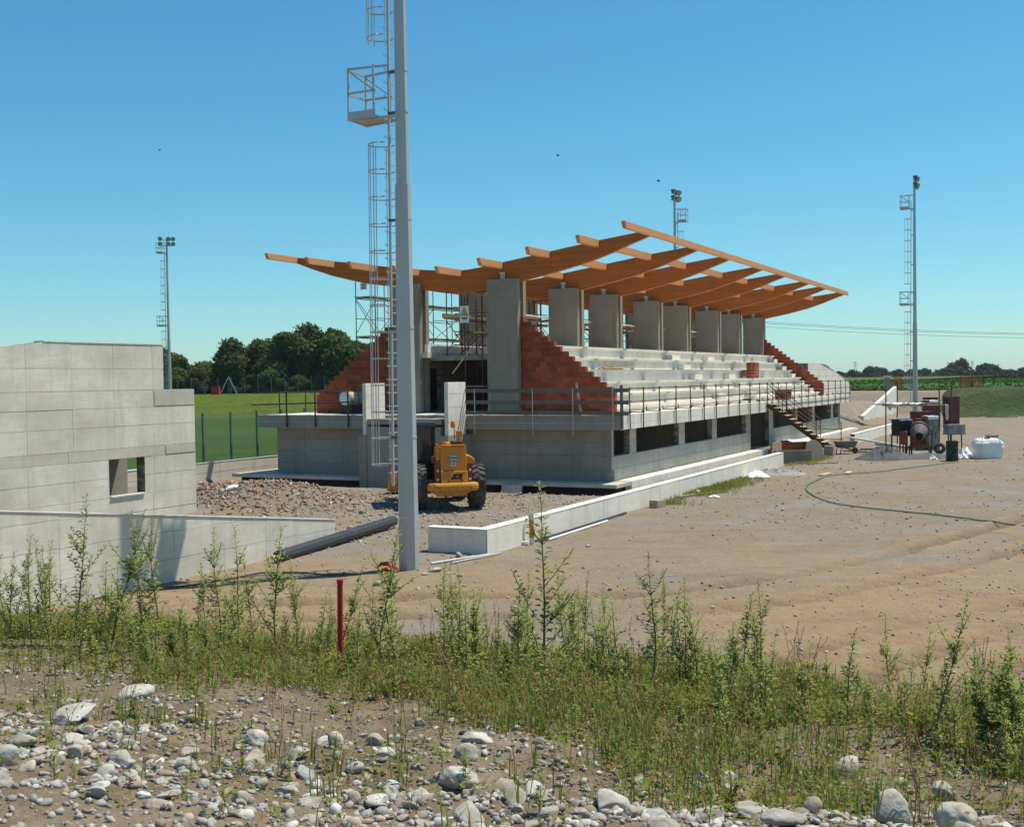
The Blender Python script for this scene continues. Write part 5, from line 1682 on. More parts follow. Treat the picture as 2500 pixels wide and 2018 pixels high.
# wheelbarrow
t = thing('wheelbarrow', 'rusty wheelbarrow standing beside the low kerb wall', 'wheelbarrow', (18.1, 63.5, ground_z(18.1, 63.5)), R(15))
MB().prism([(-0.55, 0.68), (0.62, 0.68), (0.42, 0.36), (-0.30, 0.33)], 'y', -0.32, 0.32).build('tray', 'mixer', t, bevel=0.02)
MB().box(-0.57, 0.64, -0.34, 0.34, 0.682, 0.70).build('rim', 'rust', t)
MB().lathe([(0.0, -0.04), (0.14, -0.05), (0.19, 0.0), (0.14, 0.05), (0.0, 0.04)], 16, (0.62, 0.0, 0.19), axis='y').build('wheel', 'tyre', t, smooth=True)
for yy in (-0.22, 0.22):
    MB().bar((-1.05, yy * 1.2, 0.55), (0.62, yy * 0.4, 0.2), 0.04, 0.04).build('handle', 'rust_dark', t)
    MB().bar((-0.35, yy, 0.32), (-0.42, yy, 0.0), 0.04, 0.04).build('leg', 'rust_dark', t)
block('concrete_block', 'conc_shade_grey', 'grey concrete block standing beside the wheelbarrow', 'block', gpt(21.2, -3.7), (0.5, 0.5, 0.5), ROTZ)
for i, (p, q, mt, lb) in enumerate((((19.0, 66.0, 0.75), (21.3, 63.6, 0.35), 'white', 'white pipe sloping down from the kerb wall to the dump'), ((19.3, 66.2, 0.7), (21.5, 63.5, 0.3), 'white', 'second white pipe lying against the first beside the dump'), ((20.2, 64.9, 0.42), (21.8, 63.2, 0.25), 'teal', 'teal plastic pipe lying among the pipes beside the dump'))):
    lying('thin_pipe', mt, lb, 'pipe', p, q, 0.06)
for i in range(5):
    x, y = 18.9 + 0.45 * i, 64.4 - 0.25 * i + 0.3 * (i % 2)
    block('plank', ['plank', 'fresh_wood', 'plank_grey', 'plank', 'fresh_wood'][i], ['brown', 'pale', 'grey', 'weathered', 'yellowish'][i] + ' plank in the scrap pile between wheelbarrow and mixer', 'plank', (x, y, ground_z(x, y) + 0.05 + 0.07 * (i % 3)), (1.5, 0.18, 0.06), 0.5 * i - 0.9, bevel=0.005)
# trough and disc in front of the stair
t = thing('concrete_trough', 'dark concrete trough on the soil at the foot of the steel stair', 'trough', (13.9, 57.9, ground_z(13.9, 57.9)), R(15))
MB().prism([(-0.75, 0.0), (0.75, 0.0), (0.85, 0.62), (-0.85, 0.62)], 'y', -0.4, -0.3).prism([(-0.75, 0.0), (0.75, 0.0), (0.85, 0.62), (-0.85, 0.62)], 'y', 0.3, 0.4).box(-0.75, 0.75, -0.298, 0.298, 0.02, 0.1).build('shell', 'conc_col', t)
for xx in (-0.83, 0.77):
    MB().box(xx, xx + 0.07, -0.298, 0.298, 0.102, 0.6).build('end_wall', 'conc_col', t)
o = MB().lathe([(0.0, -0.05), (0.50, -0.05), (0.52, -0.03), (0.52, 0.03), (0.50, 0.05), (0.0, 0.05)], 26, axis='y').build('concrete_disc', 'conc_col', smooth=True)
o.location = (15.4, 59.6, ground_z(15.4, 59.6) + 0.50)
o.rotation_euler = (R(-12), 0, R(20))
tag(o, 'round grey concrete cover standing on edge beside the trough', 'cover')
pallet_pack('pallet of red bricks with pink wrapping behind the concrete trough', 14.6, 60.0, 0.0, 1.2, 0.9, 0.95, 'brick', 0.3, 4, 3, 6, True)
block('timber_barrier', 'plank', 'brown timber panel standing across the doorway of the stand', 'panel', W(24.9, -0.15, -0.25), (4.3, 0.06, 0.75), ROTZ, bevel=0.008)
block('timber_post', 'plank', 'short brown timber upright against the plinth beside the stair', 'post', W(28.6, -0.25, -0.1), (0.5, 0.12, 0.55), ROTZ, bevel=0.01)

# ------------------------------------------------------------------ fences, nets, far field things
t = thing('wire_fence', 'green wire mesh fence on the boundary wall beside the grass pitch', 'fence', (OX, OY, 0), ROTZ)
for k in range(-14, 10):
    uu = 0.99 + 1.93 * k
    MB().bar((uu, 20.2, 0.66), (uu, 20.2, 2.96), 0.075, 0.075).build('post', 'green_metal', t)
wires = MB()
for k in range(29):
    wires.bar((-26, 20.2, 0.72 + 0.078 * k), (18.3, 20.2, 0.72 + 0.078 * k), 0.006, 0.006)
for k in range(int(44 / 0.08)):
    uu = -26 + 0.08 * k
    wires.bar((uu, 20.21, 0.70), (uu, 20.21, 2.92), 0.006, 0.006, up=(1, 0, 0))
tag(wires.build('wire_mesh', 'fence', t), kind='stuff')

t = thing('wire_fence', 'distant wire fence with thin posts in front of the dark tree grove', 'fence', (0, 140, 0))
for k in range(30):
    x = -56 + 1.6 * k
    z0 = float(left_field(np.array([x]), np.array([140.0]))[0])
    MB().bar((x, 0, z0 - 0.2), (x, 0, z0 + 2.05), 0.09, 0.09).build('post', 'green_metal', t)
ww_ = MB()
for k in range(7):
    ww_.bar((-56, 0, 3.15 + 0.28 * k), (-9.6, 0, 3.15 + 0.28 * k), 0.012, 0.012)
tag(ww_.build('wire_mesh', 'fence', t), kind='stuff')
t = thing('metal_frame', 'pale A-shaped metal frame standing by the distant fence', 'frame', (-33.7, 139.2, 3.0))
for dx in (-1.05, 1.0):
    MB().bar((0, 0, 2.1), (dx, 0, 0), 0.09, 0.09).build('leg', 'galv_bright', t)
MB().bar((0, 0, 0), (0.0, 0, 2.1), 0.06, 0.06).build('mast', 'green_metal', t)
for i, (x, lb) in enumerate(((-35.2, 'small red box by the distant fence, left of the A-shaped frame'), (-42.6, 'red box by the distant fence just right of the left building'))):
    t = thing('storage_box', lb, 'box', (x, 139.0, 3.0))
    MB().box(-0.45, 0.45, -0.4, 0.4, 0, 0.95).build('body', 'red', t, bevel=0.03)
    MB().box(-0.48, 0.48, -0.43, 0.43, 0.952, 1.03).build('lid', 'red', t)


def net(label, x0, x1, y, z0, z1, mat):
    t = thing('safety_net', label, 'net', (0, y, 0))
    for x in np.linspace(x0, x1, max(2, int((x1 - x0) / 1.2) + 1)):
        MB().bar((x, 0, z0 - 0.1), (x, 0, z1 + 0.05), 0.05, 0.05).build('post', 'rust', t)
    m = MB()
    for x in np.arange(x0, x1, 0.11):
        m.bar((x, 0.03, z0), (x, 0.03, z1), 0.05, 0.01, up=(0, 1, 0))
    for z in np.arange(z0, z1 + 0.01, 0.13):
        m.bar((x0, 0.045, z), (x1, 0.045, z), 0.05, 0.01)
    tag(m.build('mesh', mat, t), kind='stuff')


net('narrow orange red safety net beyond the wing wall', 40.95, 41.7, 125, 2.6, 4.05, 'red_net')
net('wide orange safety net on the crest of the grass berm at the far right', 48.0, 50.5, 125, 2.5, 4.0, 'orange_net')
t = thing('concrete_cube', 'small white-capped grey box beside the narrow orange net', 'box', (40.5, 126, 2.4))
MB().box(-0.25, 0.25, -0.25, 0.25, 0, 1.5).build('body', 'conc_shade_grey', t)
MB().box(-0.36, 0.36, -0.36, 0.36, 1.502, 1.72).build('cap', 'conc_light', t)

# lattice pylons and overhead cables
for i, (x, h) in enumerate(((206, 12.2), (276, 11.6), (283.5, 10.5))):
    t = thing('pylon', ['faint lattice pylon left of the right-hand tree line', 'faint lattice pylon above the right-hand tree line', 'faint lattice pylon at the right edge'][i], 'pylon', (x, 700, 0))
    for dx in (-1.0, 1.0):
        MB().bar((dx, 0, -1), (dx * 0.25, 0, h), 0.16, 0.16).build('leg', 'pylon', t)
    for k in range(7):
        f0, f1 = k / 7, (k + 1) / 7
        w0, w1 = 1 - 0.75 * f0, 1 - 0.75 * f1
        MB().bar((-w0, 0, h * f0), (w1, 0, h * f1), 0.08, 0.08).build('brace', 'pylon', t)
    for zz in (0.82, 0.93):
        MB().bar((-1.8, 0, h * zz), (1.8, 0, h * zz), 0.14, 0.14).build('crossarm', 'pylon', t)
for i, (za, zb, zc) in enumerate(((17.9, 13.75, 11.75), (17.6, 13.45, 11.55), (16.9, 12.7, 10.95))):
    pts = []
    for k in range(41):
        f = k / 40
        x = 40 + 120 * f
        q = (x - 84) / 50
        z = zb + (zc - za) / 2 * q * 0.93 + ((za + zc) / 2 - zb) * q * q
        pts.append((x, 250, z))
    tag(MB().path(pts, 0.035, 5).build('power_cable', 'cable'), ['topmost thin overhead cable crossing the sky at the right', 'middle thin overhead cable crossing the sky at the right', 'lowest thin overhead cable crossing the sky at the right'][i], 'cable', 'overhead cables')

for i, (x, z) in enumerate(((-17.8, 16.26), (2.54, 15.68), (7.65, 14.32))):
    t = thing('bird', ['tiny dark bird in the sky above the left trees', 'tiny dark bird in the sky above the middle of the roof', 'tiny dark bird in the sky left of the rear mast'][i], 'bird', (x, 60, z), 0.8 * i)
    MB().lathe([(0.0, -0.11), (0.025, -0.07), (0.035, 0.0), (0.025, 0.07), (0.0, 0.10)], 8, axis='y').build('body', 'ink', t, smooth=True)
    for s_ in (-1, 1):
        MB().add([(0, 0.05, 0.01), (s_ * 0.09, 0.04, 0.05), (s_ * 0.19, -0.04, 0.03), (s_ * 0.08, -0.04, 0.04), (0, -0.05, 0.01)], [(0, 1, 2, 3, 4)]).build('wing', 'ink', t)

# ------------------------------------------------------------------ trees
def leaf_cloud(n, lobes, size, seed):
    r0 = np.random.default_rng(seed)
    L = np.array(lobes)                       # x, y, z, rx, ry, rz
    wgt = (L[:, 3] * L[:, 4] * L[:, 5]) ** 0.7
    idx = r0.choice(len(L), n, p=wgt / wgt.sum())
    d = r0.normal(size=(n, 3))
    d /= np.linalg.norm(d, axis=1)[:, None]
    rad = r0.uniform(0.55, 1.0, n) ** 0.6 * r0.choice([1.0, 1.0, 1.12, 0.8], n)
    c = L[idx, :3] + d * L[idx, 3:6] * rad[:, None]
    nrm = d * 0.7 + r0.normal(size=(n, 3)) * 0.6 + np.array([0, 0, 0.35])
    nrm /= np.linalg.norm(nrm, axis=1)[:, None]
    a = np.cross(nrm, r0.normal(size=(n, 3)))
    a /= np.linalg.norm(a, axis=1)[:, None]
    b = np.cross(nrm, a)
    s_ = size * r0.uniform(0.5, 1.5, n)[:, None]
    V = np.stack([c - a * s_ * 0.9, c - b * s_ * 0.55 + nrm * s_ * 0.12, c + a * s_, c + b * s_ * 0.6 - nrm * s_ * 0.1], 1).reshape(-1, 3)
    F = np.arange(4 * n).reshape(-1, 4)
    return V, F


def tree_kind(seed, h, w, n, size, low=0.12):
    r0 = np.random.default_rng(seed)
    lobes = []
    for k in range(20):
        f = r0.uniform(low + 0.08, 0.92)
        ring = math.sin(math.pi * min(1, (f - low) / (1 - low) * 0.8 + 0.18)) * w * 0.5
        a = r0.uniform(0, 2 * math.pi)
        q = ring * r0.uniform(0.3, 0.85)
        rr = r0.uniform(0.13, 0.24) * w
        lobes.append((q * math.cos(a), q * math.sin(a), f * h, rr, rr, rr * r0.uniform(0.7, 1.1)))
    lobes.append((0, 0, 0.88 * h, 0.16 * w, 0.16 * w, 0.13 * h))
    crown = leaf_cloud(n, lobes, size, seed + 1)
    tr = MB().tube((0, 0, -0.3), (0.05 * w, 0, 0.35 * h), 0.028 * h, 7, 0.018 * h).tube((0.05 * w, 0, 0.35 * h), (0, 0.03 * w, 0.85 * h), 0.018 * h, 6, 0.006 * h)
    for l in lobes[:9]:
        tr.tube((0.03 * w, 0, l[2] * 0.55), (l[0], l[1], l[2]), 0.009 * h, 5, 0.003 * h)
    return crown, tr


def plant_tree(kind, label, loc, sc, rz, group):
    t = thing('tree', label, 'tree', loc, rz, group)
    t.scale = sc
    for nm, me in (('crown', kind[0]), ('trunk', kind[1])):
        o = bpy.data.objects.new(nm, me)
        COL.objects.link(o)
        o.parent = t


kinds = []
for k in range(4):
    (V, F), tr = tree_kind(50 + k, 7.0, 7.4, 9000, 0.235, 0.0)
    kinds.append((np_mesh('crown', V, F, 'tree'), tr.mesh('trunk', 'bark', True)))
prof_t = [(-49, 8.6), (-46, 8.2), (-43, 7.6), (-40.3, 6.9), (-37.6, 7.9), (-35.6, 9.0), (-33.2, 9.3), (-31, 9.7), (-28.8, 10.3), (-26.4, 10.6), (-24.0, 10.5), (-21.6, 10.0), (-19.4, 8.9), (-16.5, 8.7), (-13, 8.8), (-9, 8.5)]
names_t = ['low leafy tree behind the left building', 'low leafy tree right behind the left mast', 'thin young tree right of the left mast', 'lowest young tree in the left grove', 'young tree where the left grove starts to rise',
           'tree on the rising left flank of the grove', 'broad dark tree left of centre in the grove', 'tall dark tree near the middle of the grove', 'tall tree just left of the highest one in the grove',
           'highest tree of the left grove', 'tall tree just right of the highest one in the grove', 'tall tree at the right end of the grove above the tank', 'tree of the grove behind the left scaffold tower',
           'tree partly hidden by the left brick wall', 'tree hidden behind the foreground mast and the stand', 'last tree of the grove behind the stand']
for i, (x, zt) in enumerate(prof_t):
    h = zt - 3.0
    y = 153 + 3 * math.sin(i * 2.1)
    s_ = h / 7.0 * 1.04
    plant_tree(kinds[i % 4], names_t[i], (x, y, 2.95), (max(s_, 0.8), max(s_, 0.8), s_), i * 1.7, 'trees of the left grove')
for i in range(11):
    x = -52 + 4.2 * i
    plant_tree(kinds[(i + 1) % 4], 'leafy tree in the back row of the left grove', (x, 164 + (i % 3), 2.95), (1.0, 0.9, float(np.interp(x, [p[0] for p in prof_t], [p[1] for p in prof_t]) - 3.3) / 7.0), i * 2.3, 'back row of the left grove')
for i in range(15):
    x = -55 + 3.1 * i
    plant_tree(kinds[i % 4], 'low shrub along the foot of the left grove', (x, 147 + (i % 4) * 0.8, 2.85), (0.55, 0.5, 0.30 + 0.07 * (i % 3)), i * 1.3, 'shrubs at the foot of the left grove')

fk = []
for k in range(3):
    (V, F), tr = tree_kind(80 + k, 7.0, 9.5, 2200, 0.55, 0.0)
    fk.append((np_mesh('crown', V, F, 'tree_far'), tr.mesh('trunk', 'bark', True)))
ft = [(143, 5.6), (151.6, 6.1), (157, 6.9), (161, 7.2), (166, 5.3), (170, 5.6), (175, 5.9), (180, 5.4), (184, 5.8), (190, 6.4), (195.5, 8.3), (200.5, 9.4), (206, 8.0), (210.5, 7.2), (215, 7.0), (220, 5.5), (225, 5.3), (231, 5.2), (237, 5.6), (244, 6.2), (252, 5.6), (262, 6.4)]
for i, (x, zt) in enumerate(ft):
    sp_ = ['tallest rounded tree of the distant tree line at the right', 'dark tree of the distant tree line beyond the crop field'][0 if zt > 9 else 1]
    plant_tree(fk[i % 3], sp_, (x, 515 + 7 * math.sin(i * 1.9), 0.0), (1.2, 1.0, (zt - 0.2) / 7.0), i * 1.1, 'distant tree line')
for i in range(26):
    x = 132 + 5.6 * i
    plant_tree(fk[(i + 1) % 3], 'low tree in the rear of the distant tree line', (x, 545, 0.0), (1.3, 1.0, 0.72 + 0.08 * math.sin(i * 2.7)), i * 1.6, 'rear of the distant tree line')

# crop leaves over the far field
n = 60000
uu = 95 + 190 * rng.random(n) ** 2.2
vv = -120 + 138 * rng.random(n)
X, Y = OX + uu * UX + vv * VX, OY + uu * UY + vv * VY
Z = height(X, Y) + 0.10 + 0.6 * sm(95, 97, uu) + rng.uniform(-0.25, 0.35, n)
c = np.stack([X, Y, Z], 1)
nr = rng.normal(size=(n, 3)) + np.array([0, 0, 0.4])
nr /= np.linalg.norm(nr, axis=1)[:, None]
a = np.cross(nr, rng.normal(size=(n, 3)))
a /= np.linalg.norm(a, axis=1)[:, None]
b = np.cross(nr, a)
s_ = rng.uniform(0.08, 0.22, n)[:, None]
tag(np_obj('crop_leaves', np.stack([c - a * s_, c - b * s_ * 0.6, c + a * s_, c + b * s_ * 0.6], 1).reshape(-1, 3), np.arange(4 * n).reshape(-1, 4), 'crop'), 'green crop plants covering the far field', 'crop', kind='stuff')

# ------------------------------------------------------------------ stones, gravel and rubble
ICO_V, ICO_F = None, None
phi = (1 + 5 ** 0.5) / 2
ico = np.array([(-1, phi, 0), (1, phi, 0), (-1, -phi, 0), (1, -phi, 0), (0, -1, phi), (0, 1, phi), (0, -1, -phi), (0, 1, -phi), (phi, 0, -1), (phi, 0, 1), (-phi, 0, -1), (-phi, 0, 1)], dtype=float)
ico /= np.linalg.norm(ico[0])
icf = np.array([(0, 11, 5), (0, 5, 1), (0, 1, 7), (0, 7, 10), (0, 10, 11), (1, 5, 9), (5, 11, 4), (11, 10, 2), (10, 7, 6), (7, 1, 8), (3, 9, 4), (3, 4, 2), (3, 2, 6), (3, 6, 8), (3, 8, 9), (4, 9, 5), (2, 4, 11), (6, 2, 10), (8, 6, 7), (9, 8, 1)])


def subdiv(v, f):
    v = [tuple(p) for p in v]
    ed = {}
    out = []
    def mid(a, b):
        k = (min(a, b), max(a, b))
        if k not in ed:
            p = np.array(v[a]) + np.array(v[b])
            p /= np.linalg.norm(p)
            v.append(tuple(p))
            ed[k] = len(v) - 1
        return ed[k]
    for a, b, c_ in f:
        x, y, z = mid(a, b), mid(b, c_), mid(c_, a)
        out += [(a, x, z), (x, b, y), (z, y, c_), (x, y, z)]
    return np.array(v), np.array(out)


s1v, s1f = subdiv(ico, icf)
s2v, s2f = subdiv(*subdiv(s1v, s1f))


def stone_mesh(seed, angular=0.0):
    r0 = np.random.default_rng(seed)
    v = s2v.copy()
    for k in range(5):
        d = r0.normal(size=3)
        d /= np.linalg.norm(d)
        v *= (1 + 0.10 * np.sin(v @ d * r0.uniform(1.5, 3.5) + r0.uniform(0, 6)))[:, None]
    for k in range(int(angular)):
        d = r0.normal(size=3)
        d /= np.linalg.norm(d)
        lim = r0.uniform(0.45, 0.78)
        q = v @ d
        v -= np.outer(np.maximum(q - lim, 0) * 0.9, d)
    for k in range(6):
        d = r0.normal(size=3)
        v *= (1 + 0.012 * np.sin(v @ d * r0.uniform(6, 14) + r0.uniform(0, 6)))[:, None]
    v *= np.array([1.0, r0.uniform(0.65, 0.85), r0.uniform(0.42, 0.6)])
    return np_mesh('stone', v, s2f, 'stone', smooth=True)


SM = [stone_mesh(200 + k, 3) for k in range(9)] + [stone_mesh(220 + k, 9) for k in range(5)]


def stone(x, y, r_, hscale=1.0, k=0, rz=0.0, label=None, group=None, sink=0.55):
    o = bpy.data.objects.new('stone', SM[k % len(SM)])
    COL.objects.link(o)
    r_ *= 0.8
    o.scale = (r_, r_, r_ * hscale)
    o.rotation_euler = (random.uniform(-0.25, 0.25), random.uniform(-0.25, 0.25), rz)
    o.location = (x, y, ground_z(x, y) + r_ * 0.5 * hscale * (1 - sink))
    return tag(o, label, 'stone', group)


big = [(-2.53, 7.82, 0.135, 1.25, 0, 'large oval white stone alone in the weeds at the left'), (-2.60, 8.12, 0.10, 1.2, 1, 'tan stone just behind the large oval white stone at left'), (-2.86, 7.45, 0.17, 0.6, 9, 'dark grey flat slab stone at the left edge of the cobbles'),
       (-2.64, 6.86, 0.16, 1.0, 2, 'broad grey boulder below the dark slab stone'), (-2.46, 6.62, 0.075, 1.2, 3, 'bluish white stone against the broad grey boulder'), (-1.94, 7.02, 0.09, 0.7, 4, 'flat tan stone at the top of the left cobbles'),
       (-1.48, 6.6, 0.10, 0.9, 5, 'long white stone lying slanted left of centre'), (-1.37, 5.98, 0.135, 0.75, 10, 'brown slab stone in the left cobbles'), (-1.2, 6.24, 0.125, 0.9, 11, 'larger brown stone behind the brown slab'),
       (-1.08, 5.84, 0.10, 0.9, 6, 'smooth white oval stone in front of the brown slab stones'), (-0.83, 5.94, 0.075, 0.9, 7, 'small white stone right of the smooth white oval'), (-0.71, 6.22, 0.07, 1.0, 8, 'pale stone at the weeds edge left of the big tan boulder'),
       (-0.31, 5.8, 0.125, 1.15, 0, 'big tan rounded boulder left of centre in the foreground'), (-0.62, 5.54, 0.075, 1.5, 12, 'blocky pale stone left of the big tan boulder'), (-0.22, 5.42, 0.075, 1.2, 13, 'white angular stone just below the big tan boulder'),
       (-1.63, 5.74, 0.09, 1.2, 2, 'white cracked stone near the bottom left'), (1.77, 6.24, 0.12, 1.9, 3, 'large egg-shaped white stone upright in the weeds at right'), (1.91, 7.08, 0.045, 1.3, 4, 'small pale stone behind the egg-shaped stone'),
       (1.69, 5.26, 0.135, 2.0, 12, 'large rough white block of stone near the bottom right'), (1.98, 5.2, 0.15, 0.9, 5, 'long grey stone lying right of the rough white block'), (0.85, 5.16, 0.12, 1.0, 13, 'dark shaded stone at the bottom, right of centre'),
       (1.09, 5.26, 0.12, 0.8, 11, 'brown wedge stone at the bottom, right of centre'), (1.12, 4.98, 0.095, 0.8, 6, 'flat white oval stone at the bottom edge, right of centre'), (1.30, 5.08, 0.075, 1.2, 7, 'rough pale stone at the bottom left of the white block'),
       (0.41, 5.14, 0.135, 1.0, 8, 'broad white stone at the bottom centre'), (0.13, 5.0, 0.09, 0.9, 9, 'pale flat stone at the bottom just left of centre'), (-0.02, 5.22, 0.10, 0.8, 1, 'wide white stone in the bottom centre cobbles'), (-0.2, 4.95, 0.11, 0.9, 2, 'large pale stone at the bottom edge left of centre')]
for (x, y, r_, hs, k, lb) in big:
    stone(x, y, r_ * 1.0, hs, k, random.uniform(0, 3), lb)
cnt = 0
pl_ = [(b[0], b[1], b[2]) for b in big]
tries = 0
while cnt < 262 and tries < 20000:
    tries += 1
    if random.random() < 0.62:
        x, y = random.uniform(-3.2, 0.2), random.uniform(4.6, 7.4)
        dens = (1 if 5.1 - 0.1 * (x + 3) < y < 7.1 - 0.55 * (x + 3.2) else 0.10)
    else:
        x, y = random.uniform(-0.4, 2.6), random.uniform(4.6, 6.2)
        dens = (0.7 if y < 5.15 else 0.05)
    if random.random() > dens or abs(x) > 0.46 * y + 0.1:
        continue
    r_ = 0.03 + 0.085 * random.random() ** 2.0
    if any((x - a) ** 2 + (y - b) ** 2 < ((r_ + c) * 0.8) ** 2 for a, b, c in pl_):
        continue
    pl_.append((x, y, r_))
    stone(x, y, r_, random.uniform(0.7, 1.3), random.randrange(14), random.uniform(0, 6), 'pale rounded cobble in the loose foreground gravel', 'foreground cobbles')
    cnt += 1
msb = [(-1.75, 26.3, 0.16), (-1.45, 26.0, 0.10), (-1.2, 25.7, 0.12), (-2.0, 25.9, 0.10), (-1.0, 28.2, 0.10), (-1.35, 28.35, 0.15), (-1.75, 28.6, 0.08), (-2.9, 24.6, 0.16), (-2.4, 24.2, 0.1), (-2.0, 24.0, 0.13), (0.9, 29.6, 0.11), (1.9, 29.9, 0.12), (0.35, 30.2, 0.12)]
for i, (x, y, r_) in enumerate(msb):
    stone(x, y, r_, 1.0, i, i, 'stone lying on the soil around the foot of the tall mast', 'stones round the mast foot')


def scatter(name, X, Y, S, cols, label, cat, seed, mat='stone_mix', shape=None, lift=0.25, flat=0.6, parent=None):
    r0 = np.random.default_rng(seed)
    n = len(X)
    base = ico if shape is None else shape[0]
    bf = icf if shape is None else shape[1]
    m = len(base)
    Z = height(X, Y)
    q = r0.normal(size=(n, 4))
    q /= np.linalg.norm(q, axis=1)[:, None]
    w, x, y, z = q.T
    Rm = np.stack([1 - 2 * (y * y + z * z), 2 * (x * y - z * w), 2 * (x * z + y * w), 2 * (x * y + z * w), 1 - 2 * (x * x + z * z), 2 * (y * z - x * w), 2 * (x * z - y * w), 2 * (y * z + x * w), 1 - 2 * (x * x + y * y)], 1).reshape(n, 3, 3)
    sc = np.stack([np.ones(n), r0.uniform(0.6, 1, n), r0.uniform(0.35, 0.75, n)], 1)
    jit = 1 + (0.18 if m < 20 else 0.05) * r0.normal(size=(n, m))
    P = (base[None] * jit[:, :, None]) * sc[:, None, :]
    P = np.einsum('nij,nmj->nmi', Rm, P) * S[:, None, None]
    P[:, :, 2] *= flat + 0.2
    P += np.stack([X, Y, Z + S * lift], 1)[:, None, :]
    F = (bf[None] + (np.arange(n) * m)[:, None, None]).reshape(-1, bf.shape[1])
    C = np.array(cols)[r0.integers(0, len(cols), n)] * r0.uniform(0.75, 1.2, n)[:, None]
    return tag(np_obj(name, P.reshape(-1, 3), F, mat, np.repeat(C, m, axis=0)), label, cat, kind='stuff')


STC = [(0.40, 0.38, 0.34), (0.46, 0.44, 0.40), (0.30, 0.28, 0.25), (0.34, 0.28, 0.21), (0.26, 0.25, 0.245), (0.42, 0.36, 0.28), (0.22, 0.18, 0.14), (0.33, 0.33, 0.33)]
n = 2300
X = np.concatenate([rng.uniform(-3.4, 0.6, int(n * 0.65)), rng.uniform(-0.6, 2.8, n - int(n * 0.65))])
Y = np.concatenate([rng.uniform(4.7, 7.4, int(n * 0.65)), rng.uniform(4.7, 5.9, n - int(n * 0.65))])
i_ = np.arange(n)
pr = np.where(i_ < n * 0.65, np.where((Y > 5.0 - 0.1 * (X + 3)) & (Y < 7.2 - 0.55 * (X + 3.2)), 1, 0.12), np.where(Y < 5.2, 0.45, 0.06)) * np.clip(vnoise(X * 1.7, Y * 1.7) * 2.2 + 0.55, 0.06, 1)
keep = (rng.random(n) < pr) & (np.abs(X) < 0.46 * Y + 0.2)
X, Y = X[keep], Y[keep]
scatter('small_cobbles', X, Y, 0.012 + 0.034 * rng.random(len(X)) ** 1.8, [(0.44, 0.42, 0.385), (0.50, 0.48, 0.44), (0.34, 0.32, 0.29), (0.38, 0.325, 0.25), (0.29, 0.28, 0.27), (0.54, 0.52, 0.48), (0.28, 0.215, 0.15), (0.24, 0.20, 0.15)], 'small pale cobbles packed between the larger foreground stones', 'cobbles', 60, shape=(s1v, s1f), flat=0.55, lift=0.12)
n = 26000
X = rng.uniform(-4.6, 4.2, n)
Y = 4.3 + 6.0 * rng.random(n) ** 1.3
keep = (crest(X, Y) > 0.6) & (np.abs(X) < 0.47 * Y + 0.3) & (vnoise(X * 1.3 + 7, Y * 1.3) + 0.5 + 0.25 * (crest(X, Y) > 4.2) > rng.random(n) * 0.95)
X, Y = X[keep], Y[keep]
scatter('gravel', X, Y, 0.005 + 0.026 * rng.random(len(X)) ** 3.2, STC, 'fine pale gravel between the foreground cobbles and weeds', 'gravel', 61)
n = 24000
D = 13 + 55 * rng.random(n) ** 1.25
X = (rng.random(n) - 0.42) * 0.95 * D
Y = D
u_, v_ = (X - OX) * UX + (Y - OY) * UY, (X - OX) * VX + (Y - OY) * VY
keep = (crest(X, Y) < -2.5) & ~((u_ > -1.5) & (v_ > -2.6)) & (vnoise(X * 0.35, Y * 0.35) * 1.5 + 0.45 > rng.random(n))
X, Y, D = X[keep], Y[keep], D[keep]
scatter('site_gravel', X, Y, (0.008 + 0.03 * rng.random(len(X)) ** 4) * (0.7 + D / 40), STC, 'stones scattered over the bare soil of the building site', 'gravel', 62)
boxv = np.array([(-1, -0.5, -0.4), (1, -0.5, -0.4), (1, 0.5, -0.4), (-1, 0.5, -0.4), (-1, -0.5, 0.4), (1, -0.5, 0.4), (1, 0.5, 0.4), (-1, 0.5, 0.4)], dtype=float)
boxf = np.array([(0, 3, 2, 1), (4, 5, 6, 7), (0, 1, 5, 4), (1, 2, 6, 5), (2, 3, 7, 6), (3, 0, 4, 7)])
n = 4200
X = -9.2 + 3.3 * rng.normal(size=n) * 0.75
Y = 41.2 + 2.8 * rng.normal(size=n) * 0.75
u_, v_ = (X - OX) * UX + (Y - OY) * UY, (X - OX) * VX + (Y - OY) * VY
keep = (v_ > 2.5) & ~((v_ > 9.4) & (u_ < -12.5)) & (u_ < -2.5)
X, Y = X[keep], Y[keep]
scatter('rubble', X, Y, 0.02 + 0.075 * rng.random(len(X)) ** 3, [(q[0] * 0.86, q[1] * 0.72, q[2] * 0.60) for q in STC] + [(0.26, 0.20, 0.14), (0.24, 0.18, 0.125), (0.28, 0.215, 0.15), (0.35, 0.12, 0.07), (0.38, 0.16, 0.10), (0.42, 0.24, 0.2), (0.5, 0.48, 0.45), (0.36, 0.31, 0.26)], 'broken brick and concrete rubble heaped beside the end of the stand', 'rubble', 63, shape=(boxv, boxf), lift=0.35, flat=0.8)
n = 3500
u_ = rng.uniform(-17, -2, n)
v_ = rng.uniform(-2.7, 7.5, n)
X, Y = OX + u_ * UX + v_ * VX, OY + u_ * UY + v_ * VY
scatter('crushed_stone', X, Y, 0.012 + 0.06 * rng.random(n) ** 3, STC, 'crushed stone around the telehandler behind the kerb wall', 'gravel', 64)

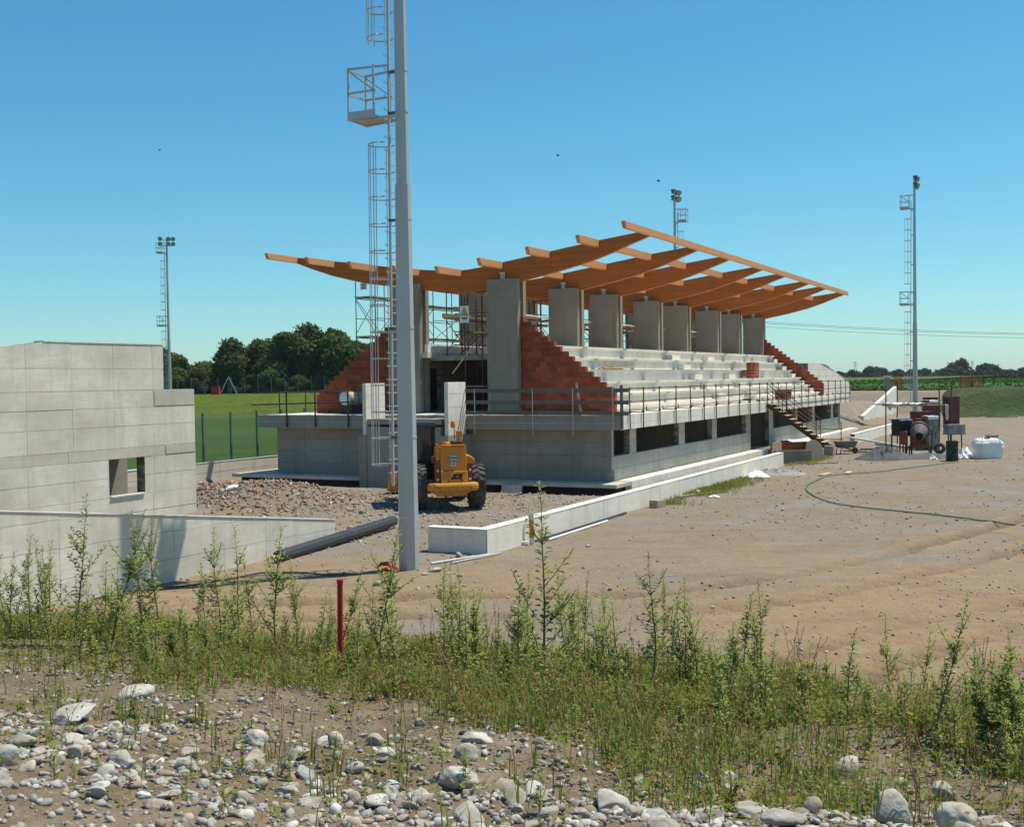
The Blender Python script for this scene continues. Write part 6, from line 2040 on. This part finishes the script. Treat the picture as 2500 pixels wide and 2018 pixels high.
# ------------------------------------------------------------------ weeds
def weed_mesh(seed, h, nleaf, branches, leaf):
    r0 = np.random.default_rng(seed)
    stem = MB()
    lv = []
    def axis_curve(p, d, ln, wob, k):
        pts = [np.array(p, dtype=float)]
        d = np.array(d, dtype=float)
        for i in range(k):
            d = d + r0.normal(size=3) * wob
            d[2] += 0.03
            d /= np.linalg.norm(d)
            pts.append(pts[-1] + d * ln / k)
        return pts
    def leaves(pts, n, a0, size, dens_top):
        m = len(pts) - 1
        for i in range(n):
            f = a0 + (1 - a0) * (i + r0.random()) / n
            f = min(f ** dens_top, 0.999)
            j = int(f * m)
            p = pts[j] + (pts[j + 1] - pts[j]) * (f * m - j)
            ang = i * 2.4 + r0.uniform(-0.5, 0.5)
            el = r0.uniform(0.1, 0.95) * (0.7 + 0.5 * f)
            d = np.array([math.cos(ang) * math.cos(el), math.sin(ang) * math.cos(el), math.sin(el)])
            s_ = np.array([-math.sin(ang), math.cos(ang), r0.uniform(-0.4, 0.4)])
            s_ /= np.linalg.norm(s_)
            L = size * r0.uniform(0.55, 1.25) * (1.1 - 0.55 * f)
            w = L * r0.uniform(0.15, 0.24)
            up_ = np.cross(d, s_)
            b = p + d * 0.006
            mid = b + d * L * 0.5
            tip = b + d * L - np.array([0, 0, 1]) * L * 0.18
            lv.append((b, mid + s_ * w + up_ * w * 0.3, tip, mid - s_ * w + up_ * w * 0.3))
    main = axis_curve((0, 0, -0.03), (r0.uniform(-0.12, 0.12), r0.uniform(-0.12, 0.12), 1), h, 0.045, 10)
    for i in range(10):
        stem.tube(main[i], main[i + 1], 0.0075 * h ** 0.5 * (1 - 0.085 * i), 5, 0.0075 * h ** 0.5 * (1 - 0.085 * (i + 1)), cap=False)
    leaves(main, nleaf, 0.18, leaf, 0.9)
    for k in range(branches):
        f = r0.uniform(0.12, 0.8)
        j = int(f * 10)
        a = r0.uniform(0, 6.28)
        ln = h * r0.uniform(0.14, 0.34) * (1.15 - f * 0.7)
        br = axis_curve(main[j], (math.cos(a) * 0.7, math.sin(a) * 0.7, 0.9), ln, 0.08, 5)
        for i in range(5):
            stem.tube(br[i], br[i + 1], 0.003, 4, 0.002, cap=False)
        leaves(br, int(nleaf * 0.16) + 4, 0.15, leaf * 0.8, 0.85)
    V = np.array(lv).reshape(-1, 3)
    return stem.mesh('stem', 'stem'), np_mesh('foliage', V, np.arange(len(V)).reshape(-1, 4), 'weed')


WK = {1.2: [weed_mesh(300 + k, 1.2, 100, 12, 0.077) for k in range(4)], 0.75: [weed_mesh(310 + k, 0.75, 66, 9, 0.070) for k in range(5)], 0.4: [weed_mesh(320 + k, 0.4, 42, 7, 0.058) for k in range(4)]}


BUSH = [weed_mesh(400 + k, 0.75, 95, 20, 0.082) for k in range(4)]


def rosette_mesh(seed):
    r0 = np.random.default_rng(seed)
    lv = []
    st_ = MB().tube((0, 0, -0.03), (0.02, 0.01, 0.36), 0.006, 5, 0.003)
    for i in range(26):
        a = i * 2.4 + r0.uniform(-0.3, 0.3)
        el = r0.uniform(0.15, 1.1)
        z0 = 0.01 + 0.012 * i * r0.uniform(0.2, 1)
        d = np.array([math.cos(a) * math.cos(el), math.sin(a) * math.cos(el), math.sin(el)])
        sd = np.array([-math.sin(a), math.cos(a), 0])
        L = r0.uniform(0.09, 0.20)
        w = L * r0.uniform(0.12, 0.20)
        b = np.array([0, 0, z0])
        m1 = b + d * L * 0.55
        tip = b + d * L - np.array([0, 0, L * 0.35])
        lv.append((b, m1 + sd * w + (0, 0, w * 0.4), tip, m1 - sd * w + (0, 0, w * 0.4)))
    V = np.array(lv).reshape(-1, 3)
    return st_.mesh('stem', 'stem'), np_mesh('foliage', V, np.arange(len(V)).reshape(-1, 4), 'cover')


def dry_mesh(seed):
    r0 = np.random.default_rng(seed)
    m = MB()
    lv = []
    for k in range(4):
        p = np.array([r0.uniform(-0.05, 0.05), r0.uniform(-0.05, 0.05), -0.02])
        d = np.array([r0.uniform(-0.25, 0.25), r0.uniform(-0.25, 0.25), 1.0])
        for i in range(6):
            q = p + d / np.linalg.norm(d) * 0.09
            m.tube(p, q, 0.0025, 4, 0.002, cap=False)
            d = d + r0.normal(size=3) * 0.16
            p = q
            if i > 2:
                for j in range(4):
                    e = r0.normal(size=3)
                    e /= np.linalg.norm(e)
                    lv.append((p, p + e * 0.016 + (0.004, 0, 0), p + e * 0.03, p + e * 0.016 - (0.004, 0, 0)))
    V = np.array(lv).reshape(-1, 3)
    return m.mesh('stem', 'dry_stem'), np_mesh('foliage', V, np.arange(len(V)).reshape(-1, 4), 'dry_leaf')


ROS = [rosette_mesh(340 + k) for k in range(4)]
DRY = [dry_mesh(350 + k) for k in range(4)]


def small_plant(name, pool, x, y, sc, label, group, cat='weed'):
    st_, fo = random.choice(pool)
    t = thing(name, label, cat, (x, y, ground_z(x, y)), random.uniform(0, 6.28), group)
    t.scale = (sc, sc, sc * random.uniform(0.8, 1.25))
    for nm, me in (('stem', st_), ('foliage', fo)):
        o = bpy.data.objects.new(nm, me)
        COL.objects.link(o)
        o.parent = t


def weed(x, y, h, label, group='weeds on the bank', bushy=False):
    k = min(WK, key=lambda q: abs(math.log(q / h)))
    st_, fo = random.choice(WK[k])
    if bushy:
        k = 0.75
        st_, fo = random.choice(BUSH)
    t = thing('weed', label, 'weed', (x, y, ground_z(x, y)), random.uniform(0, 6.28), group)
    s_ = h / k
    t.scale = (s_ * random.uniform(0.85, 1.15), s_ * random.uniform(0.85, 1.15), s_)
    for nm, me in (('stem', st_), ('foliage', fo)):
        o = bpy.data.objects.new(nm, me)
        COL.objects.link(o)
        o.parent = t
    return t


tall = [(-4.63, 10.68, 0.84), (-4.47, 10.72, 0.91), (-4.15, 10.36, 0.96), (-4.1, 10.8, 1.27), (-3.8, 10.88, 1.21), (-3.54, 10.96, 1.22), (-3.25, 10.6, 1.18), (-2.54, 10.02, 1.03), (-2.49, 10.42, 1.07), (-2.09, 10.14, 1.11), (-1.91, 10.2, 0.84), (-1.75, 10.24, 0.63), (-1.15, 9.72, 1.26), (-0.96, 9.46, 0.82), (-0.56, 9.26, 0.9), (-0.39, 9.32, 0.69), (0.03, 9.44, 0.74), (0.23, 9.2, 1.45), (0.47, 9.28, 0.61), (0.66, 9.06, 0.64), (0.83, 9.1, 0.71), (1.08, 9.18, 1.02), (1.26, 8.98, 0.63), (1.41, 9.02, 0.75), (1.6, 8.82, 0.62), (1.82, 8.64, 0.89), (2.07, 8.26, 0.48), (2.26, 7.9, 0.59), (2.39, 7.74, 0.32), (2.62, 7.28, 0.86), (2.5, 7.42, 0.34), (2.64, 6.98, 0.38), (2.82, 6.86, 0.61), (2.86, 6.74, 0.63)]
special = {17: 'tallest weed, right of centre, reaching up to the kerb wall', 12: 'tall weed standing in front of the foreground mast foot', 29: 'tall weed at the right against the tyre tracks', 21: 'tall bushy weed right of the tallest one', 25: 'tall pointed weed in the right middle of the bank', 3: 'tall weed crossing the mast shadow on the sloping wall', 32: 'dark bushy weed at the right edge'}
ORD = ['first', 'second', 'third', 'fourth', 'fifth', 'sixth', 'seventh', 'eighth', 'ninth', 'tenth', 'eleventh', 'twelfth', '13th', '14th', '15th', '16th', '17th', '18th', '19th', '20th', '21st', '22nd', '23rd', '24th', '25th', '26th', '27th', '28th', '29th', '30th', '31st', '32nd', '33rd', '34th']
for i, (x, y, h) in enumerate(tall):
    weed(x, y, h * 1.14, special.get(i, ORD[i] + ' tall leafy weed from the left along the crest of the bank'), None if i in special else 'tall weeds on the crest', i in (32, 33))
k = 0
while k < 215:
    x = random.uniform(-6.0, 4.2)
    t_ = random.gauss(0.9, 1.0) if x < 1.5 else random.gauss(0.6, 0.8)
    y = 11 - 0.40 * x - 0.012 * x * x - t_ / 0.93
    if abs(x) > 0.46 * y + 0.2:
        continue
    dens = 0.9 if x < -0.6 else (1.0 if x < 2.2 else 0.7)
    if random.random() > dens:
        continue
    h = random.choice([0.25, 0.3, 0.35, 0.4, 0.5, 0.6, 0.75, 0.9]) * (1.1 if x < 2.2 else 0.9) * (0.75 if t_ > 1.5 else 1)
    weed(x, y, h, 'leafy weed in the green belt along the bank', 'weeds on the bank', h < 0.42 and random.random() < 0.3)
    k += 1
k = 0
while k < 75:
    x, y = random.uniform(-3.6, 3.2), random.uniform(4.9, 9.3)
    if crest(x, y) < 1.2 or abs(x) > 0.46 * y:
        continue
    weed(x, y, random.uniform(0.10, 0.24), 'small weed seedling between the foreground stones', 'small weeds among the stones')
    k += 1

for (x, y, h) in ((2.9, 6.9, 0.62), (3.0, 6.6, 0.5), (2.75, 6.55, 0.42), (2.6, 6.2, 0.3), (2.35, 6.5, 0.3), (2.1, 6.9, 0.28), (1.5, 7.2, 0.3), (1.05, 7.3, 0.28), (2.75, 6.0, 0.3)):
    weed(x, y, h, 'bushy green weed in the thick growth near the right edge', 'bushy weeds at the right', True)
for k in range(60):
    x = random.uniform(-5, 3.6)
    y = 11 - 0.40 * x - 0.012 * x * x - random.uniform(-0.3, 4.8) / 0.93
    if abs(x) < 0.46 * y and y > 5.0:
        small_plant('broadleaf_weed', ROS, x, y, random.uniform(0.3, 0.6), 'low broad-leaved weed in the bank vegetation', 'broad-leaved weeds on the bank')
for k in range(90):
    x = random.uniform(-5, 3.6)
    y = 11 - 0.40 * x - 0.012 * x * x - random.uniform(-0.4, 5.2) / 0.93
    if abs(x) < 0.46 * y and y > 4.9:
        small_plant('dry_stalk', DRY, x, y, random.uniform(0.5, 1.1), 'dry reddish brown stalk in the bank vegetation', 'dry stalks on the bank')

# low ground cover: small leaves and grass blades, too many to count
def cover(n, seed):
    r0 = np.random.default_rng(seed)
    X = r0.uniform(-6.5, 4.6, n)
    T = np.where(r0.random(n) < 0.6, r0.gamma(2.3, 1.1, n) - 1.5, r0.uniform(-0.5, 6.5, n))
    Y = 11 - 0.40 * X - 0.012 * X * X - T / 0.93
    nz_ = vnoise(X * 0.9 + 20, Y * 0.9) + 0.5
    p = np.clip(1.2 - (0.16 - 0.085 * sm(-1.5, 1.0, X)) * np.maximum(T, 0), 0.12, 1) * np.where(nz_ > 0.46, 1, 0.16) * np.where((X > 1.9) & (T < 0.3), 0.45, 1)
    p = np.clip(p * (1 + 0.9 * sm(1.0, 2.2, X) * sm(1.0, 2.5, T)), 0, 1)
    p = p * (1 - 0.72 * sm(3.0, 4.2, T + 0.35 * vnoise(X * 2, Y * 2)) * sm(0.3, -0.9, X)) * (1 - 0.75 * sm(5.5, 5.0, Y) * sm(-0.6, 0.2, X))
    clear = (np.hypot(X + 1.49, Y - 9.7) < 0.22)
    p = np.where(clear, p * 0.2, p)
    ok = (r0.random(n) < p) & (np.abs(X) < 0.47 * Y + 0.3) & (Y > 4.4)
    return X[ok], Y[ok], T[ok]


X, Y, T = cover(36000, 71)
r0 = np.random.default_rng(72)
m = 9
n = len(X)
Z = height(X, Y)
base = np.repeat(np.stack([X, Y, Z], 1), m, axis=0)
hh = np.repeat(np.where(T < 2.6, 0.16, 0.09) * r0.uniform(0.5, 1.4, n), m)
N = n * m
f = r0.random(N)
off = r0.normal(size=(N, 2)) * 0.035
p = base + np.stack([off[:, 0], off[:, 1], f * hh], 1)
ang = r0.uniform(0, 2 * np.pi, N)
el = r0.uniform(-0.1, 1.1, N)
d = np.stack([np.cos(ang) * np.cos(el), np.sin(ang) * np.cos(el), np.sin(el)], 1)
s_ = np.stack([-np.sin(ang), np.cos(ang), r0.uniform(-0.3, 0.3, N)], 1)
L = (r0.uniform(0.014, 0.048, N))[:, None]
w = L * r0.uniform(0.18, 0.34, N)[:, None]
tip = p + d * L
tip[:, 2] -= 0.15 * L[:, 0]
V = np.stack([p, p + d * L * 0.5 + s_ * w, tip, p + d * L * 0.5 - s_ * w], 1).reshape(-1, 3)
tag(np_obj('ground_cover', V, np.arange(4 * N).reshape(-1, 4), 'cover'), 'low leafy ground cover spreading over the gravel bank', 'ground cover', kind='stuff')
X, Y, T = cover(15000, 73)
n = len(X)
m = 5
N = n * m
Z = height(X, Y)
p = np.repeat(np.stack([X, Y, Z], 1), m, axis=0)
p[:, :2] += r0.normal(size=(N, 2)) * 0.02
ang = r0.uniform(0, 2 * np.pi, N)
H = r0.uniform(0.05, 0.26, N)[:, None]
lean = np.stack([np.cos(ang), np.sin(ang), np.zeros(N)], 1) * r0.uniform(0.1, 0.7, N)[:, None]
sd_ = np.stack([-np.sin(ang), np.cos(ang), np.zeros(N)], 1) * 0.0028
q1 = p + H * (lean * 0.35 + np.array([0, 0, 0.6]))
q2 = p + H * (lean + np.array([0, 0, 0.95]))
V = np.stack([p - sd_, p + sd_, q1 + sd_, q1 - sd_, q1 - sd_, q1 + sd_, q2 + sd_ * 0.15, q2 - sd_ * 0.15], 1).reshape(-1, 3)
tag(np_obj('grass_blades', V, np.arange(8 * N).reshape(-1, 4), 'cover'), 'thin grass blades growing between weeds and stones on the bank', 'grass', kind='stuff')
# grass tufts along the foot of the kerb wall
n = 2600
u_ = np.concatenate([rng.uniform(-5.5, 5.0, n // 2), rng.normal(-0.5, 1.6, n // 4), rng.uniform(13, 20, n // 4)])
v_ = -3.3 - np.abs(rng.normal(size=len(u_))) * 0.5
X, Y = OX + u_ * UX + v_ * VX, OY + u_ * UY + v_ * VY
keep = vnoise(X * 0.8, Y * 0.8) + 0.45 > rng.random(len(X)) * 0.9
X, Y = X[keep], Y[keep]
n = len(X)
m = 6
N = n * m
p = np.repeat(np.stack([X, Y, height(X, Y)], 1), m, axis=0)
p[:, :2] += rng.normal(size=(N, 2)) * 0.04
ang = rng.uniform(0, 2 * np.pi, N)
el = rng.uniform(0.2, 1.3, N)
d = np.stack([np.cos(ang) * np.cos(el), np.sin(ang) * np.cos(el), np.sin(el)], 1)
sd_ = np.stack([-np.sin(ang), np.cos(ang), np.zeros(N)], 1) * 0.014
L = rng.uniform(0.06, 0.24, N)[:, None]
V = np.stack([p, p + d * L * 0.5 + sd_, p + d * L, p + d * L * 0.5 - sd_], 1).reshape(-1, 3)
tag(np_obj('grass_tufts', V, np.arange(4 * N).reshape(-1, 4), 'cover'), 'green grass tufts along the foot of the kerb wall', 'grass', kind='stuff')


# ------------------------------------------------------------------ thin summer haze
hm = bpy.data.materials.new('haze_air')
hm.use_nodes = True
hm.node_tree.nodes.clear()
hv = hm.node_tree.nodes.new('ShaderNodeVolumePrincipled')
hv.inputs['Color'].default_value = (0.80, 0.90, 1.0, 1)
hv.inputs['Density'].default_value = 0.00011
ho = hm.node_tree.nodes.new('ShaderNodeOutputMaterial')
hm.node_tree.links.new(hv.outputs[0], ho.inputs['Volume'])
zlo = float(GZ.min()) - 1.0
tag(MB().box(-1000, 1600, -60, 2700, zlo, 26.0).build('haze', hm), 'thin bluish summer haze over the whole site', 'haze', kind='stuff')
